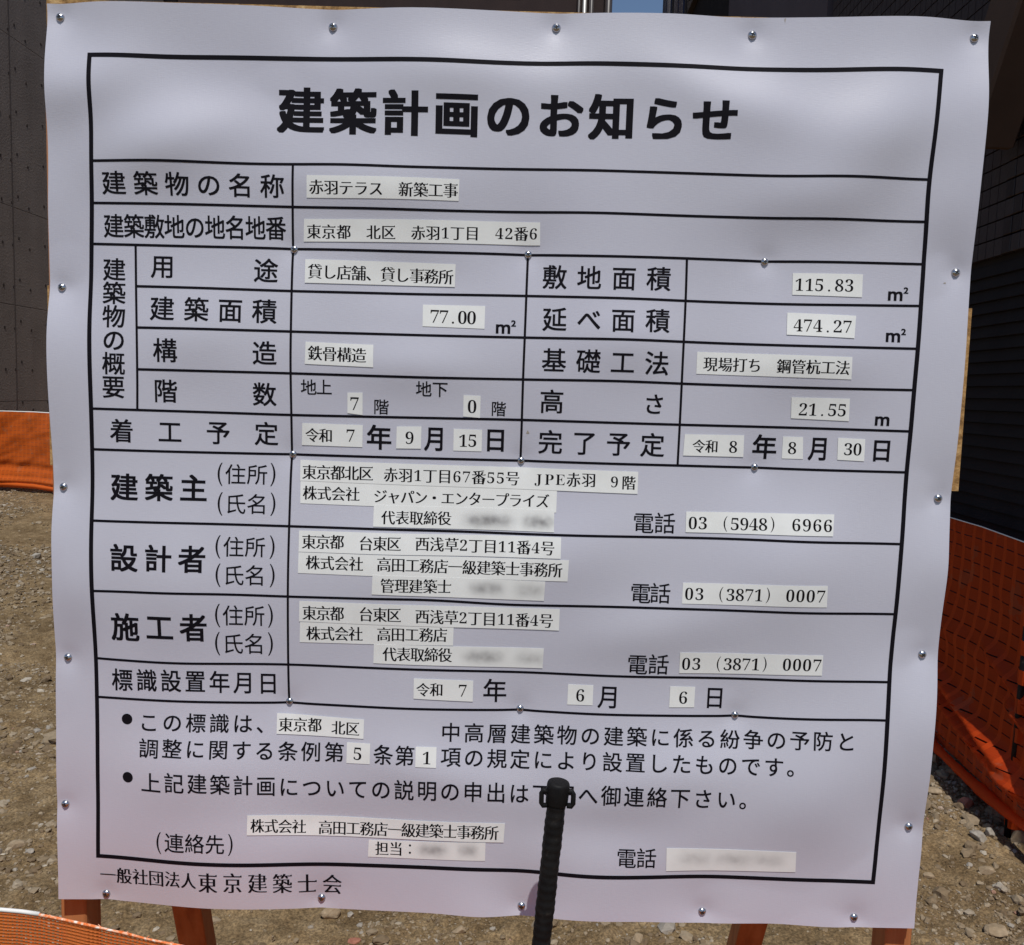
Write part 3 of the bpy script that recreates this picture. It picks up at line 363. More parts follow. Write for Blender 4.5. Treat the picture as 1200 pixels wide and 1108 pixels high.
STRIPS = [[[[-191.6,293.6],[-44.9,293.0],[-45.3,273.1],[-191.9,272.8]],[["赤",-182.3,282.9,15.4,14.4],["羽",-167.7,282.6,15.4,14.3],["テ",-153.1,282.4,15.4,14.3],["ラ",-138.6,282.1,15.3,14.2],["ス",-124.2,282.0,15.2,14.3],["新",-95.6,281.9,15.0,14.3],["築",-81.4,282.0,14.9,14.3],["工",-67.3,282.2,15.0,14.3],["事",-53.1,282.5,15.0,14.4]],[]],[[[-194.8,253.2],[33.4,256.3],[34.1,234.9],[-195.6,232.1]],[["東",-185.3,241.7,15.2,14.5],["京",-170.6,241.7,15.1,14.5],["都",-155.9,241.8,15.0,14.4],["北",-126.8,242.0,14.9,14.3],["区",-112.3,242.2,14.8,14.3],["赤",-83.6,242.6,14.8,14.2],["羽",-69.3,242.9,14.8,14.3],["1",-57.6,243.2,14.8,14.3],["丁",-45.9,243.5,14.8,14.3],["目",-31.6,243.9,14.8,14.4],["4",-5.6,244.7,14.8,14.4],["2",3.6,245.0,14.8,14.4],["番",15.4,245.3,14.8,14.3],["6",27.2,245.5,14.8,14.2]],[]],[[[-193.7,215.4],[-47.0,214.3],[-47.3,192.6],[-193.7,192.6]],[["貸",-183.9,203.8,15.5,15.2],["し",-169.5,203.6,15.4,15.2],["店",-155.2,203.3,15.4,15.2],["舗",-141.0,203.1,15.4,15.2],["、",-126.9,202.9,15.4,15.2],["貸",-112.7,202.7,15.3,15.1],["し",-98.6,202.6,15.4,15.2],["事",-84.4,202.3,15.4,15.1],["務",-70.3,202.1,15.4,15.1],["所",-56.1,201.9,15.4,15.2]],[]],[[[-77.7,174.7],[-17.2,175.2],[-17.3,153.2],[-77.4,153.8]],[["7",-65.9,163.8,17.4,17.3],["7",-56.9,163.7,17.3,17.3],[".",-48.0,163.6,17.4,17.3],["0",-39.0,163.5,17.3,17.2],["0",-30.1,163.5,17.4,17.3]],[]],[[[-191.7,135.6],[-124.8,134.5],[-124.5,112.7],[-192.3,114.1]],[["鉄",-182.3,124.9,15.6,15.4],["骨",-167.8,124.6,15.6,15.4],["構",-153.3,124.2,15.6,15.3],["造",-138.8,123.9,15.6,15.3]],[]],[[[-150.0,87.4],[-135.0,87.9],[-135.0,65.8],[-150.0,67.3]],[["7",-142.9,76.8,17.7,17.6]],[]],[[[-35.9,88.5],[-19.2,88.2],[-19.2,66.7],[-35.9,67.6]],[["0",-27.3,77.6,17.5,17.6]],[]],[[[-195.1,56.0],[-134.7,56.0],[-134.9,34.1],[-195.7,34.1]],[["令",-185.2,44.4,15.0,14.9],["和",-171.5,44.4,15.0,14.9],["7",-146.7,45.2,17.0,17.0]],[]],[[[-101.0,55.7],[-76.6,56.5],[-76.8,34.5],[-101.3,34.0]],[["9",-88.2,44.9,16.8,16.9]],[]],[[[-44.9,55.2],[-16.9,55.0],[-17.0,33.6],[-44.8,33.6]],[["1",-35.4,43.7,16.8,16.9],["5",-26.2,44.0,16.9,17.0]],[]],[[[278.3,215.5],[344.9,216.1],[345.4,194.2],[278.8,194.8]],[["1",285.0,204.6,16.0,16.4],["1",294.4,204.6,16.1,16.3],["5",303.8,204.7,16.2,16.3],[".",313.3,204.7,16.3,16.2],["8",322.8,204.8,16.4,16.2],["3",332.4,205.0,16.5,16.3]],[]],[[[274.7,177.6],[340.4,176.4],[339.4,154.8],[274.6,156.3]],[["4",285.1,165.6,16.0,16.4],["7",294.4,165.6,16.1,16.4],["4",303.7,165.6,16.4,16.5],[".",313.2,165.5,16.5,16.3],["2",322.7,165.6,16.7,16.4],["7",332.3,165.6,16.9,16.4]],[]],[[[189.9,137.5],[338.4,136.7],[339.2,115.3],[190.1,116.2]],[["現",203.4,126.0,14.9,14.8],["場",217.7,126.0,14.8,14.8],["打",231.8,126.1,14.6,14.8],["ち",245.8,126.1,14.4,14.8],["鋼",273.4,126.0,14.3,14.7],["管",287.2,126.0,14.5,14.7],["杭",301.0,126.1,14.8,14.7],["工",315.2,126.1,15.0,14.7],["法",329.6,126.2,15.3,14.7]],[]],[[[283.3,96.4],[339.8,96.8],[340.9,74.9],[284.6,76.0]],[["2",295.5,85.0,16.4,16.6],["1",304.8,85.1,16.5,16.6],[".",314.2,85.2,16.6,16.6],["5",323.7,85.3,16.6,16.6],["5",333.1,85.4,16.7,16.7]],[]],[[[182.2,57.1],[240.7,57.8],[241.2,36.3],[181.5,36.1]],[["令",196.6,45.8,13.9,13.9],["和",209.4,45.9,13.9,13.9],["8",230.6,46.0,16.0,16.1]],[]],[[[278.5,57.9],[297.8,57.9],[299.1,36.3],[278.8,36.2]],[["8",288.1,46.8,16.1,16.4]],[]],[[[331.7,58.4],[358.4,57.8],[358.9,36.1],[332.4,36.8]],[["3",342.4,47.5,16.4,16.4],["0",351.5,47.6,16.3,16.4]],[]],[[[-197.1,19.3],[138.1,18.8],[138.1,-3.1],[-196.7,-1.4]],[["東",-187.7,7.5,15.7,15.5],["京",-173.4,7.7,15.6,15.5],["都",-159.2,7.9,15.6,15.6],["北",-145.0,8.0,15.6,15.5],["区",-130.8,8.2,15.6,15.6],["赤",-106.1,7.8,15.2,15.3],["羽",-91.4,7.8,15.2,15.2],["1",-79.3,7.8,15.2,15.2],["丁",-67.2,7.9,15.1,15.3],["目",-52.6,7.9,15.2,15.3],["6",-40.5,7.9,15.2,15.3],["7",-31.1,7.9,15.2,15.3],["番",-19.0,7.9,15.2,15.3],["5",-7.0,7.8,15.2,15.2],["5",2.5,7.8,15.2,15.2],["号",14.5,7.8,15.3,15.2],["J",40.0,7.9,15.1,15.2],["P",50.9,8.1,15.1,15.2],["E",61.8,8.4,15.1,15.2],["赤",74.8,8.7,15.0,15.2],["羽",89.8,9.0,15.1,15.1],["9",115.0,8.0,14.7,14.7],["階",129.1,7.6,14.7,14.7]],[]],[[[-196.4,-1.2],[58.9,-2.0],[58.8,-24.5],[-196.0,-23.9]],[["株",-186.7,-13.1,15.3,15.1],["式",-172.3,-13.1,15.2,15.0],["会",-158.0,-13.0,15.2,15.0],["社",-143.7,-12.9,15.1,15.0],["ジ",-116.0,-13.9,14.9,14.8],["ャ",-102.6,-13.8,14.9,14.8],["パ",-89.1,-13.8,14.8,14.8],["ン",-75.7,-13.8,14.7,14.8],["・",-62.4,-13.8,14.8,14.8],["エ",-49.0,-13.8,14.8,14.8],["ン",-35.6,-13.8,14.8,14.8],["タ",-22.2,-13.8,14.8,14.8],["ー",-8.8,-13.8,14.9,14.8],["プ",4.6,-13.8,14.9,14.8],["ラ",18.1,-13.8,14.8,14.7],["イ",31.5,-13.7,14.8,14.7],["ズ",44.9,-13.6,14.7,14.6]],[]],[[[-122.1,-22.6],[56.9,-22.1],[57.1,-43.8],[-122.2,-44.1]],[["代",-107.4,-34.7,14.8,14.7],["表",-93.4,-34.4,14.7,14.7],["取",-79.5,-34.2,14.8,14.7],["締",-65.6,-33.9,14.8,14.8],["役",-51.6,-33.7,14.8,14.8]],[[-8.0,-35.0,20.8,0.75],[41.2,-34.4,12.2,0.7]]],[[[-196.4,-50.9],[64.5,-48.4],[64.6,-69.5],[-196.5,-72.2]],[["東",-186.2,-61.8,15.6,15.4],["京",-172.1,-61.3,15.6,15.4],["都",-158.0,-60.8,15.6,15.3],["台",-128.7,-61.0,15.4,15.2],["東",-114.7,-60.6,15.2,15.2],["区",-100.8,-60.4,15.1,15.2],["西",-72.8,-59.6,15.2,15.2],["浅",-58.3,-59.7,15.2,15.3],["草",-43.8,-59.9,15.2,15.2],["2",-31.9,-59.9,15.2,15.3],["丁",-20.0,-60.0,15.3,15.2],["目",-5.4,-59.9,15.2,15.2],["1",6.5,-59.9,15.2,15.1],["1",15.8,-59.8,15.2,15.2],["番",27.7,-59.7,15.2,15.2],["4",39.6,-59.6,15.1,15.1],["号",51.4,-59.5,15.1,15.2]],[]],[[[-196.5,-72.7],[72.9,-70.6],[72.3,-92.3],[-196.8,-93.7]],[["株",-181.9,-82.4,15.4,15.3],["式",-167.3,-82.2,15.4,15.3],["会",-152.7,-82.0,15.4,15.3],["社",-138.1,-81.8,15.2,15.3],["高",-110.2,-81.2,15.3,15.5],["田",-96.0,-81.2,15.2,15.5],["工",-81.9,-81.3,15.2,15.5],["務",-67.8,-81.4,15.2,15.5],["店",-53.6,-81.6,15.2,15.4],["一",-39.5,-81.6,15.3,15.5],["級",-25.3,-81.7,15.3,15.4],["建",-11.1,-81.6,15.3,15.5],["築",3.1,-81.5,15.3,15.5],["士",17.3,-81.4,15.2,15.6],["事",31.5,-81.3,15.2,15.6],["務",45.6,-81.1,15.2,15.7],["所",59.7,-81.1,15.2,15.7]],[]],[[[-121.3,-92.1],[50.3,-93.1],[49.6,-113.1],[-122.0,-112.0]],[["管",-106.4,-102.6,15.1,15.7],["理",-92.3,-102.3,15.1,15.7],["建",-78.1,-102.2,15.0,15.6],["築",-64.0,-102.0,15.0,15.6],["士",-49.9,-101.8,15.1,15.6]],[[-8.4,-102.6,14.0,0.6],[35.0,-102.8,11.4,0.4]]],[[[-195.2,-122.1],[65.8,-121.0],[65.8,-143.2],[-195.6,-143.4]],[["東",-185.1,-134.0,15.6,16.1],["京",-171.1,-133.7,15.7,16.1],["都",-157.1,-133.4,15.6,16.0],["台",-127.7,-132.8,15.5,16.1],["東",-113.6,-132.7,15.4,16.0],["区",-99.6,-132.6,15.4,16.0],["西",-71.2,-133.0,15.4,15.9],["浅",-56.7,-133.1,15.3,15.9],["草",-42.3,-133.2,15.4,15.8],["2",-30.4,-133.2,15.3,15.9],["丁",-18.6,-133.3,15.4,15.9],["目",-4.1,-133.4,15.4,16.0],["1",7.8,-133.5,15.3,16.0],["1",17.0,-133.5,15.4,16.0],["番",28.9,-133.6,15.4,16.0],["4",40.8,-133.6,15.3,16.0],["号",52.6,-133.5,15.4,16.0]],[]],[[[-194.7,-144.0],[-39.7,-141.6],[-39.9,-162.4],[-195.3,-165.3]],[["株",-181.3,-155.3,15.5,16.0],["式",-166.9,-154.8,15.5,16.0],["会",-152.5,-154.3,15.5,16.0],["社",-138.2,-153.9,15.5,15.9],["高",-109.6,-153.0,15.3,15.8],["田",-95.4,-152.6,15.3,15.8],["工",-81.2,-152.3,15.2,15.8],["務",-67.0,-152.0,15.2,15.8],["店",-52.9,-151.7,15.2,15.8]],[]],[[[-119.6,-163.7],[51.4,-162.6],[50.8,-183.8],[-119.9,-183.7]],[["代",-103.5,-173.5,15.3,15.8],["表",-89.5,-173.1,15.3,15.8],["取",-75.5,-172.8,15.2,15.8],["締",-61.6,-172.5,15.3,15.9],["役",-47.6,-172.3,15.2,15.9]],[[-9.1,-173.5,15.9,0.6],[37.8,-174.0,11.2,0.4]]],[[[186.9,-19.0],[331.8,-16.8],[331.1,-38.3],[187.0,-39.4]],[["0",193.8,-30.1,16.8,16.8],["3",203.7,-29.9,16.9,16.9],["(",226.0,-29.9,16.7,16.7],["5",235.2,-29.7,16.7,16.7],["9",244.4,-29.5,16.6,16.7],["4",253.5,-29.3,16.5,16.7],["8",262.6,-29.1,16.5,16.6],[")",271.7,-28.9,16.4,16.6],["6",294.7,-28.3,16.6,16.5],["9",304.9,-28.2,16.8,16.5],["6",315.2,-28.1,17.0,16.6],["6",325.7,-28.1,17.2,16.7]],[]],[[[186.8,-89.8],[328.6,-87.6],[329.6,-109.5],[186.6,-110.8]],[["0",193.3,-100.7,16.4,16.7],["3",203.5,-100.6,16.4,16.7],["(",224.8,-100.3,16.3,16.9],["3",234.0,-100.1,16.2,16.9],["8",243.1,-99.8,16.2,17.0],["7",252.2,-99.5,16.1,17.1],["1",261.3,-99.2,16.1,17.1],[")",270.4,-99.0,16.1,17.1],["0",292.0,-98.3,16.4,17.2],["0",302.0,-98.2,16.7,17.2],["0",312.2,-98.2,16.9,17.2],["7",322.6,-98.3,17.0,17.2]],[]],[[[188.0,-161.7],[330.8,-159.6],[331.1,-180.6],[188.5,-183.7]],[["0",194.9,-173.5,16.8,17.7],["3",205.3,-173.3,16.7,17.6],["(",227.6,-172.8,16.7,17.7],["3",236.8,-172.6,16.6,17.7],["8",246.0,-172.3,16.6,17.7],["7",255.2,-172.0,16.5,17.6],["1",264.3,-171.6,16.5,17.6],[")",273.5,-171.3,16.4,17.6],["0",295.4,-170.4,16.5,17.5],["0",305.4,-170.2,16.6,17.4],["0",315.4,-170.1,16.8,17.3],["7",325.6,-170.0,16.8,17.3]],[]],[[[-78.7,-197.8],[-18.7,-198.7],[-18.7,-220.8],[-78.6,-218.9]],[["令",-69.3,-209.3,14.7,15.1],["和",-55.5,-208.9,14.6,15.1],["7",-29.1,-209.3,16.8,17.5]],[]],[[[77.3,-199.6],[102.8,-199.5],[102.8,-220.5],[77.2,-220.9]],[["6",90.0,-210.6,17.2,17.8]],[]],[[[180.4,-197.9],[205.7,-197.8],[205.7,-219.2],[180.3,-219.8]],[["6",194.1,-209.3,17.3,17.6]],[]],[[[-218.7,-241.5],[-128.6,-243.0],[-128.7,-262.8],[-218.6,-262.6]],[["東",-209.6,-252.8,15.7,15.4],["京",-194.7,-252.3,15.8,15.5],["都",-179.6,-251.6,15.8,15.6],["北",-154.9,-252.9,15.5,15.4],["区",-140.2,-253.1,15.4,15.3]],[]],[[[-145.6,-267.5],[-121.5,-267.3],[-121.6,-288.4],[-145.8,-289.1]],[["5",-134.4,-278.4,17.6,17.9]],[]],[[[-74.9,-267.9],[-53.9,-268.0],[-53.7,-288.6],[-74.7,-288.3]],[["1",-63.5,-278.8,17.2,17.3]],[]],[[[-246.7,-348.2],[17.9,-347.3],[17.0,-368.4],[-247.1,-369.3]],[["株",-236.6,-359.2,15.0,15.8],["式",-222.6,-359.5,15.2,15.8],["会",-208.5,-359.8,15.3,15.7],["社",-194.3,-359.9,15.4,15.8],["高",-167.2,-360.3,15.8,16.0],["田",-152.8,-360.2,15.8,16.1],["工",-138.5,-360.0,15.8,16.3],["務",-124.1,-359.7,15.8,16.4],["店",-109.7,-359.3,15.8,16.5],["一",-95.3,-358.9,15.8,16.6],["級",-81.0,-358.5,15.8,16.7],["建",-66.7,-358.2,15.7,16.7],["築",-52.4,-357.9,15.7,16.8],["士",-38.2,-357.8,15.7,16.7],["事",-24.0,-357.8,15.6,16.7],["務",-9.8,-357.8,15.6,16.8],["所",4.4,-358.0,15.6,16.8]],[]],[[[-122.1,-371.9],[-1.4,-369.2],[-1.5,-389.3],[-122.7,-390.2]],[["担",-108.3,-380.4,15.1,16.1],["当",-93.7,-379.9,15.0,16.1],["：",-79.2,-379.4,15.0,16.2]],[[-56.2,-379.6,11.0,0.6],[-19.6,-378.4,7.0,0.5]]],[[[184.2,-367.2],[316.7,-366.5],[318.1,-389.4],[185.0,-392.3]],[],[[214.8,-378.4,13.2,0.3],[253.0,-378.2,14.4,0.34],[289.1,-377.9,13.0,0.3]]]]
PRINT = [["建築計画のお知らせ",[["建",-198.5,354.4,45.0,44.1],["築",-148.1,353.6,45.0,43.6],["計",-98.2,352.7,44.4,42.8],["画",-49.0,352.8,43.9,42.2],["の",-0.1,353.6,44.1,42.2],["お",49.0,354.5,44.1,42.2],["知",98.1,354.8,43.6,42.5],["ら",146.6,354.1,43.3,42.2],["せ",194.7,353.5,43.3,41.4]],0.036,1,"g"],["建築物の名称",[["建",-377.6,281.3,24.8,22.6],["築",-346.0,281.1,24.1,22.5],["物",-315.4,281.2,23.6,22.5],["の",-285.4,281.7,23.5,22.6],["名",-255.4,282.3,23.6,22.8],["称",-225.1,282.7,23.8,22.8]],0.013,1,"g"],["建築敷地の地名地番",[["建",-379.8,241.3,24.6,23.5],["築",-359.6,241.4,24.5,23.5],["敷",-339.5,241.5,24.2,23.3],["地",-319.7,241.7,24.1,23.3],["の",-300.0,242.0,23.8,23.3],["地",-280.5,242.4,23.6,23.3],["名",-261.1,242.9,23.6,23.5],["地",-241.8,243.3,23.6,23.3],["番",-222.4,243.9,23.8,23.3]],0.013,0.84,"g"],["建築物の概要",[["建",-379.9,199.8,23.6,22.7],["築",-379.8,177.1,23.6,22.7],["物",-379.4,154.4,23.5,22.8],["の",-379.1,131.6,23.4,22.8],["概",-379.3,108.8,23.2,22.8],["要",-379.9,85.9,23.1,23.0]],0.013,1,"g"],["用",[["用",-331.6,203.9,23.9,23.4]],0.013,1,"g"],["途",[["途",-231.8,203.2,23.8,23.9]],0.013,1,"g"],["建築面積",[["建",-331.3,163.3,25.1,24.3],["築",-297.6,163.3,24.2,24.3],["面",-265.0,163.6,24.0,24.3],["積",-232.3,163.8,24.3,24.3]],0.013,1,"g"],["構",[["構",-328.0,123.0,24.5,24.1]],0.013,1,"g"],["造",[["造",-231.9,123.4,24.2,24.1]],0.013,1,"g"],["階",[["階",-328.7,83.5,23.8,23.8]],0.013,1,"g"],["数",[["数",-232.2,83.2,23.9,23.9]],0.013,1,"g"],["着工予定",[["着",-372.9,42.9,24.2,24.1],["工",-325.1,43.4,23.9,24.1],["予",-277.9,43.9,23.8,24.2],["定",-230.7,44.3,23.9,24.2]],0.013,1,"g"],["建築主",[["建",-370.9,-13.0,28.5,28.0],["築",-336.1,-12.4,27.9,27.9],["主",-302.0,-11.9,27.6,28.0]],0.022,1,"g"],["設計者",[["設",-370.4,-83.7,28.7,28.4],["計",-335.7,-83.0,28.0,28.0],["者",-302.0,-82.8,27.4,28.2]],0.022,1,"g"],["施工者",[["施",-371.2,-155.0,29.5,29.9],["工",-335.7,-153.6,28.5,30.0],["者",-301.5,-153.0,27.7,29.9]],0.022,1,"g"],["住所",[["住",-260.9,3.1,21.0,21.2],["所",-239.5,3.4,21.0,21.2]],0.003,1,"g"],["(",[["(",-276.0,2.7,24.4,24.6]],-0.0,0.8,"g"],[")",[[")",-224.0,3.7,24.5,24.6]],-0.0,0.8,"g"],["氏名",[["氏",-260.5,-26.4,21.1,21.4],["名",-239.0,-26.1,21.2,21.2]],0.003,1,"g"],["(",[["(",-275.6,-26.8,24.4,24.8]],-0.0,0.8,"g"],[")",[[")",-223.3,-25.8,24.6,24.6]],-0.0,0.8,"g"],["住所",[["住",-261.6,-69.4,21.1,21.4],["所",-240.2,-69.1,21.2,21.4]],0.003,1,"g"],["(",[["(",-276.9,-69.7,24.4,24.8]],-0.0,0.8,"g"],[")",[[")",-223.2,-68.7,24.8,24.9]],-0.0,0.8,"g"],["氏名",[["氏",-261.3,-98.0,21.1,21.8],["名",-239.9,-97.7,21.4,21.9]],0.003,1,"g"],["(",[["(",-276.5,-98.3,24.2,25.2]],-0.0,0.8,"g"],[")",[[")",-222.8,-97.4,24.9,25.2]],-0.0,0.8,"g"],["住所",[["住",-262.3,-139.5,21.2,22.4],["所",-240.8,-139.2,21.4,22.4]],0.003,1,"g"],["(",[["(",-277.4,-139.7,24.4,26.0]],-0.0,0.8,"g"],[")",[[")",-224.7,-138.9,25.1,26.0]],-0.0,0.8,"g"],["氏名",[["氏",-262.9,-169.1,21.4,22.5],["名",-241.3,-168.8,21.5,22.6]],0.003,1,"g"],["(",[["(",-278.2,-169.3,24.6,26.2]],-0.0,0.8,"g"],[")",[[")",-225.1,-168.5,25.1,26.2]],-0.0,0.8,"g"],["標識設置年月日",[["標",-376.6,-211.1,24.2,24.3],["識",-351.1,-210.4,23.8,24.3],["設",-326.1,-209.9,23.5,24.3],["置",-301.4,-209.7,23.2,24.2],["年",-276.9,-209.8,23.1,24.2],["月",-252.5,-209.9,23.2,24.2],["日",-228.0,-210.1,23.4,24.4]],0.013,0.92,"g"],["地上",[["地",-188.6,91.5,16.1,16.0],["上",-173.2,92.0,16.2,16.0]],0.01,1,"g"],["階",[["階",-116.7,74.5,15.6,15.5]],0.01,1,"g"],["地下",[["地",-74.8,93.3,15.9,15.8],["下",-58.9,93.4,15.8,15.8]],0.01,1,"g"],["階",[["階",-1.3,76.2,15.1,15.1]],0.01,1,"g"],["年",[["年",-118.4,44.4,25.4,25.3]],0.022,1,"g"],["月",[["月",-63.0,44.9,25.3,25.3]],0.022,0.85,"g"],["日",[["日",-3.5,45.5,24.5,24.6]],0.022,0.95,"g"],["敷地面積",[["敷",49.2,205.1,23.8,23.8],["地",82.6,205.2,23.8,23.6],["面",116.0,205.5,23.8,23.6],["積",149.4,206.0,23.9,23.6]],0.013,1,"g"],["延べ面積",[["延",50.5,164.6,23.9,23.9],["べ",83.7,164.9,23.6,23.8],["面",116.6,165.3,23.8,23.8],["積",149.9,165.9,24.1,23.6]],0.013,1,"g"],["基礎工法",[["基",51.3,125.1,24.1,23.9],["礎",84.6,125.1,23.8,23.9],["工",117.7,125.0,23.9,23.8],["法",151.1,125.1,24.4,23.8]],0.013,1,"g"],["高",[["高",50.6,85.0,24.2,24.2]],0.013,1,"g"],["さ",[["さ",150.7,85.6,21.7,21.7]],0.013,1,"g"],["完了予定",[["完",50.7,45.1,24.4,24.5],["了",84.1,45.3,24.2,24.5],["予",117.5,45.4,24.2,24.4],["定",150.9,45.5,24.4,24.4]],0.013,1,"g"],["m2",[["m²",0.8,158.4,17.3,17.2]],0.022,1,"u"],["m2",[["m²",377.9,201.3,17.5,17.1]],0.022,1,"u"],["m2",[["m²",377.9,161.7,17.4,17.2]],0.022,1,"u"],["m",[["m",373.6,80.8,17.4,17.5]],0.022,1,"u"],["年",[["年",261.4,47.1,24.2,24.9]],0.022,1,"g"],["月",[["月",313.9,47.3,24.1,24.4]],0.022,0.85,"g"],["日",[["日",375.4,47.4,23.4,23.5]],0.022,0.95,"g"],["電話",[["電",145.0,-31.4,21.5,21.5],["話",166.2,-31.1,21.5,21.5]],0.006,1,"g"],["電話",[["電",145.2,-101.8,21.1,21.5],["話",164.8,-101.2,21.1,21.4]],0.006,1,"g"],["電話",[["電",145.9,-175.5,21.5,22.7],["話",167.2,-174.9,21.5,22.7]],0.006,1,"g"],["電話",[["電",143.5,-379.0,21.0,21.8],["話",164.1,-378.6,21.1,22.2]],0.006,1,"g"],["年",[["年",3.4,-208.9,24.7,25.8]],0.012,1,"g"],["月",[["月",118.8,-210.9,24.5,25.2]],0.012,0.92,"g"],["日",[["日",226.1,-208.4,23.5,24.3]],0.012,0.92,"g"],["この標識は、",[["こ",-349.0,-254.4,21.5,21.0],["の",-324.5,-253.4,21.1,20.6],["標",-300.4,-252.8,20.8,20.4],["識",-276.6,-252.6,20.5,20.4],["は",-253.1,-252.6,20.5,20.8],["、",-229.5,-252.8,20.6,20.8]],0.01,1,"g"],["中高層建築物の建築に係る紛争の予防と",[["中",-40.0,-253.0,20.6,20.5],["高",-16.5,-253.3,20.9,20.9],["層",7.2,-253.7,20.9,20.9],["建",30.9,-253.8,20.9,20.8],["築",54.6,-253.3,20.8,20.9],["物",78.2,-252.6,20.8,20.9],["の",101.8,-251.9,20.6,20.8],["建",125.3,-251.3,20.6,20.5],["築",148.8,-250.8,20.8,20.3],["に",172.4,-250.6,20.8,19.9],["係",196.0,-250.5,20.9,19.9],["る",219.8,-250.7,21.0,19.9],["紛",243.5,-250.8,20.5,19.9],["争",266.7,-250.0,20.2,20.2],["の",289.5,-248.8,20.2,20.4],["予",312.4,-247.8,20.3,20.4],["防",335.5,-247.3,20.8,20.5],["と",359.1,-247.3,20.8,20.8]],0.01,1,"g"],["調整に関する条例第",[["調",-348.4,-281.1,21.8,20.9],["整",-323.8,-279.8,21.4,20.4],["に",-299.7,-279.1,20.6,20.3],["関",-276.4,-279.1,20.4,20.4],["す",-253.3,-279.6,20.4,20.6],["る",-230.1,-280.1,20.6,20.9],["条",-206.6,-280.2,21.0,21.0],["例",-182.8,-279.7,21.2,21.2],["第",-158.7,-278.8,21.4,21.4]],0.01,1,"g"],["条第",[["条",-107.9,-277.9,20.9,21.5],["第",-85.8,-277.6,20.8,21.0]],0.01,1,"g"],["項の規定により設置したものです。",[["項",-39.2,-277.7,20.8,20.4],["の",-15.8,-278.5,20.8,20.3],["規",7.7,-279.1,20.8,20.4],["定",31.2,-279.3,20.9,20.6],["に",54.7,-279.1,20.9,20.8],["よ",78.2,-278.6,20.8,20.8],["り",101.6,-277.9,20.6,20.6],["設",124.8,-277.2,20.6,20.4],["置",148.0,-276.5,20.6,20.4],["し",171.2,-276.1,20.8,20.4],["た",194.6,-276.1,20.9,20.6],["も",218.1,-276.5,20.9,20.8],["の",241.7,-276.8,20.5,20.8],["で",264.9,-276.5,20.3,20.8],["す",287.7,-275.8,20.2,20.8],["。",310.4,-275.0,20.4,20.6]],0.01,1,"g"],["上記建築計画についての説明の申出は下記へ御連絡下さい。",[["上",-345.6,-316.5,22.2,22.3],["記",-320.8,-315.0,21.4,22.4],["建",-296.9,-314.4,20.5,22.4],["築",-273.9,-314.9,20.3,22.3],["計",-251.1,-315.8,20.4,22.2],["画",-228.1,-316.7,20.6,22.2],["に",-204.9,-317.3,21.0,22.3],["つ",-181.3,-317.3,21.1,22.7],["い",-157.5,-316.9,21.2,22.9],["て",-133.6,-316.2,21.2,22.9],["の",-109.8,-315.2,21.2,23.2],["説",-86.0,-314.2,21.0,23.3],["明",-62.4,-313.5,20.9,23.4],["の",-38.9,-313.3,20.8,23.2],["申",-15.6,-313.5,20.9,22.8],["出",7.9,-313.9,20.8,22.6],["は",31.3,-314.3,20.9,22.2],["下",54.8,-314.3,20.9,22.2],["記",78.2,-313.8,20.8,22.3],["へ",101.6,-313.0,20.6,22.6],["御",124.8,-312.1,20.5,22.8],["連",148.0,-311.5,20.6,23.0],["絡",171.3,-311.3,20.8,23.2],["下",194.7,-311.6,21.0,22.9],["さ",218.3,-312.0,20.9,22.6],["い",241.8,-312.1,20.5,22.2],["。",264.9,-311.6,20.3,22.1]],0.01,1,"g"],["連絡先",[["連",-322.3,-380.6,21.3,22.0],["絡",-300.8,-379.9,20.8,21.7],["先",-279.7,-379.7,20.6,21.7]],0.006,1,"g"],["(",[["(",-338.8,-381.7,24.7,25.5]],0,0.8,"g"],[")",[[")",-263.7,-379.8,23.4,24.8]],0,0.8,"g"],["一般社団法人",[["一",-395.4,-422.4,18.2,19.9],["般",-377.9,-422.3,18.4,19.0],["社",-360.1,-421.8,18.3,18.9],["団",-342.5,-421.3,18.2,18.8],["法",-325.0,-420.8,17.9,18.8],["人",-307.7,-420.7,17.6,18.6]],0,1,"m"],["東京建築士会",[["東",-287.3,-421.9,21.7,23.3],["京",-261.6,-421.2,21.3,23.3],["建",-236.2,-421.4,21.1,23.2],["築",-211.1,-422.1,21.1,23.4],["士",-185.9,-423.2,21.4,23.9],["会",-160.2,-423.3,22.0,23.8]],0,1,"m"]]
BULLETS = [[-372.0,-252.2],[-370.9,-313.0]]

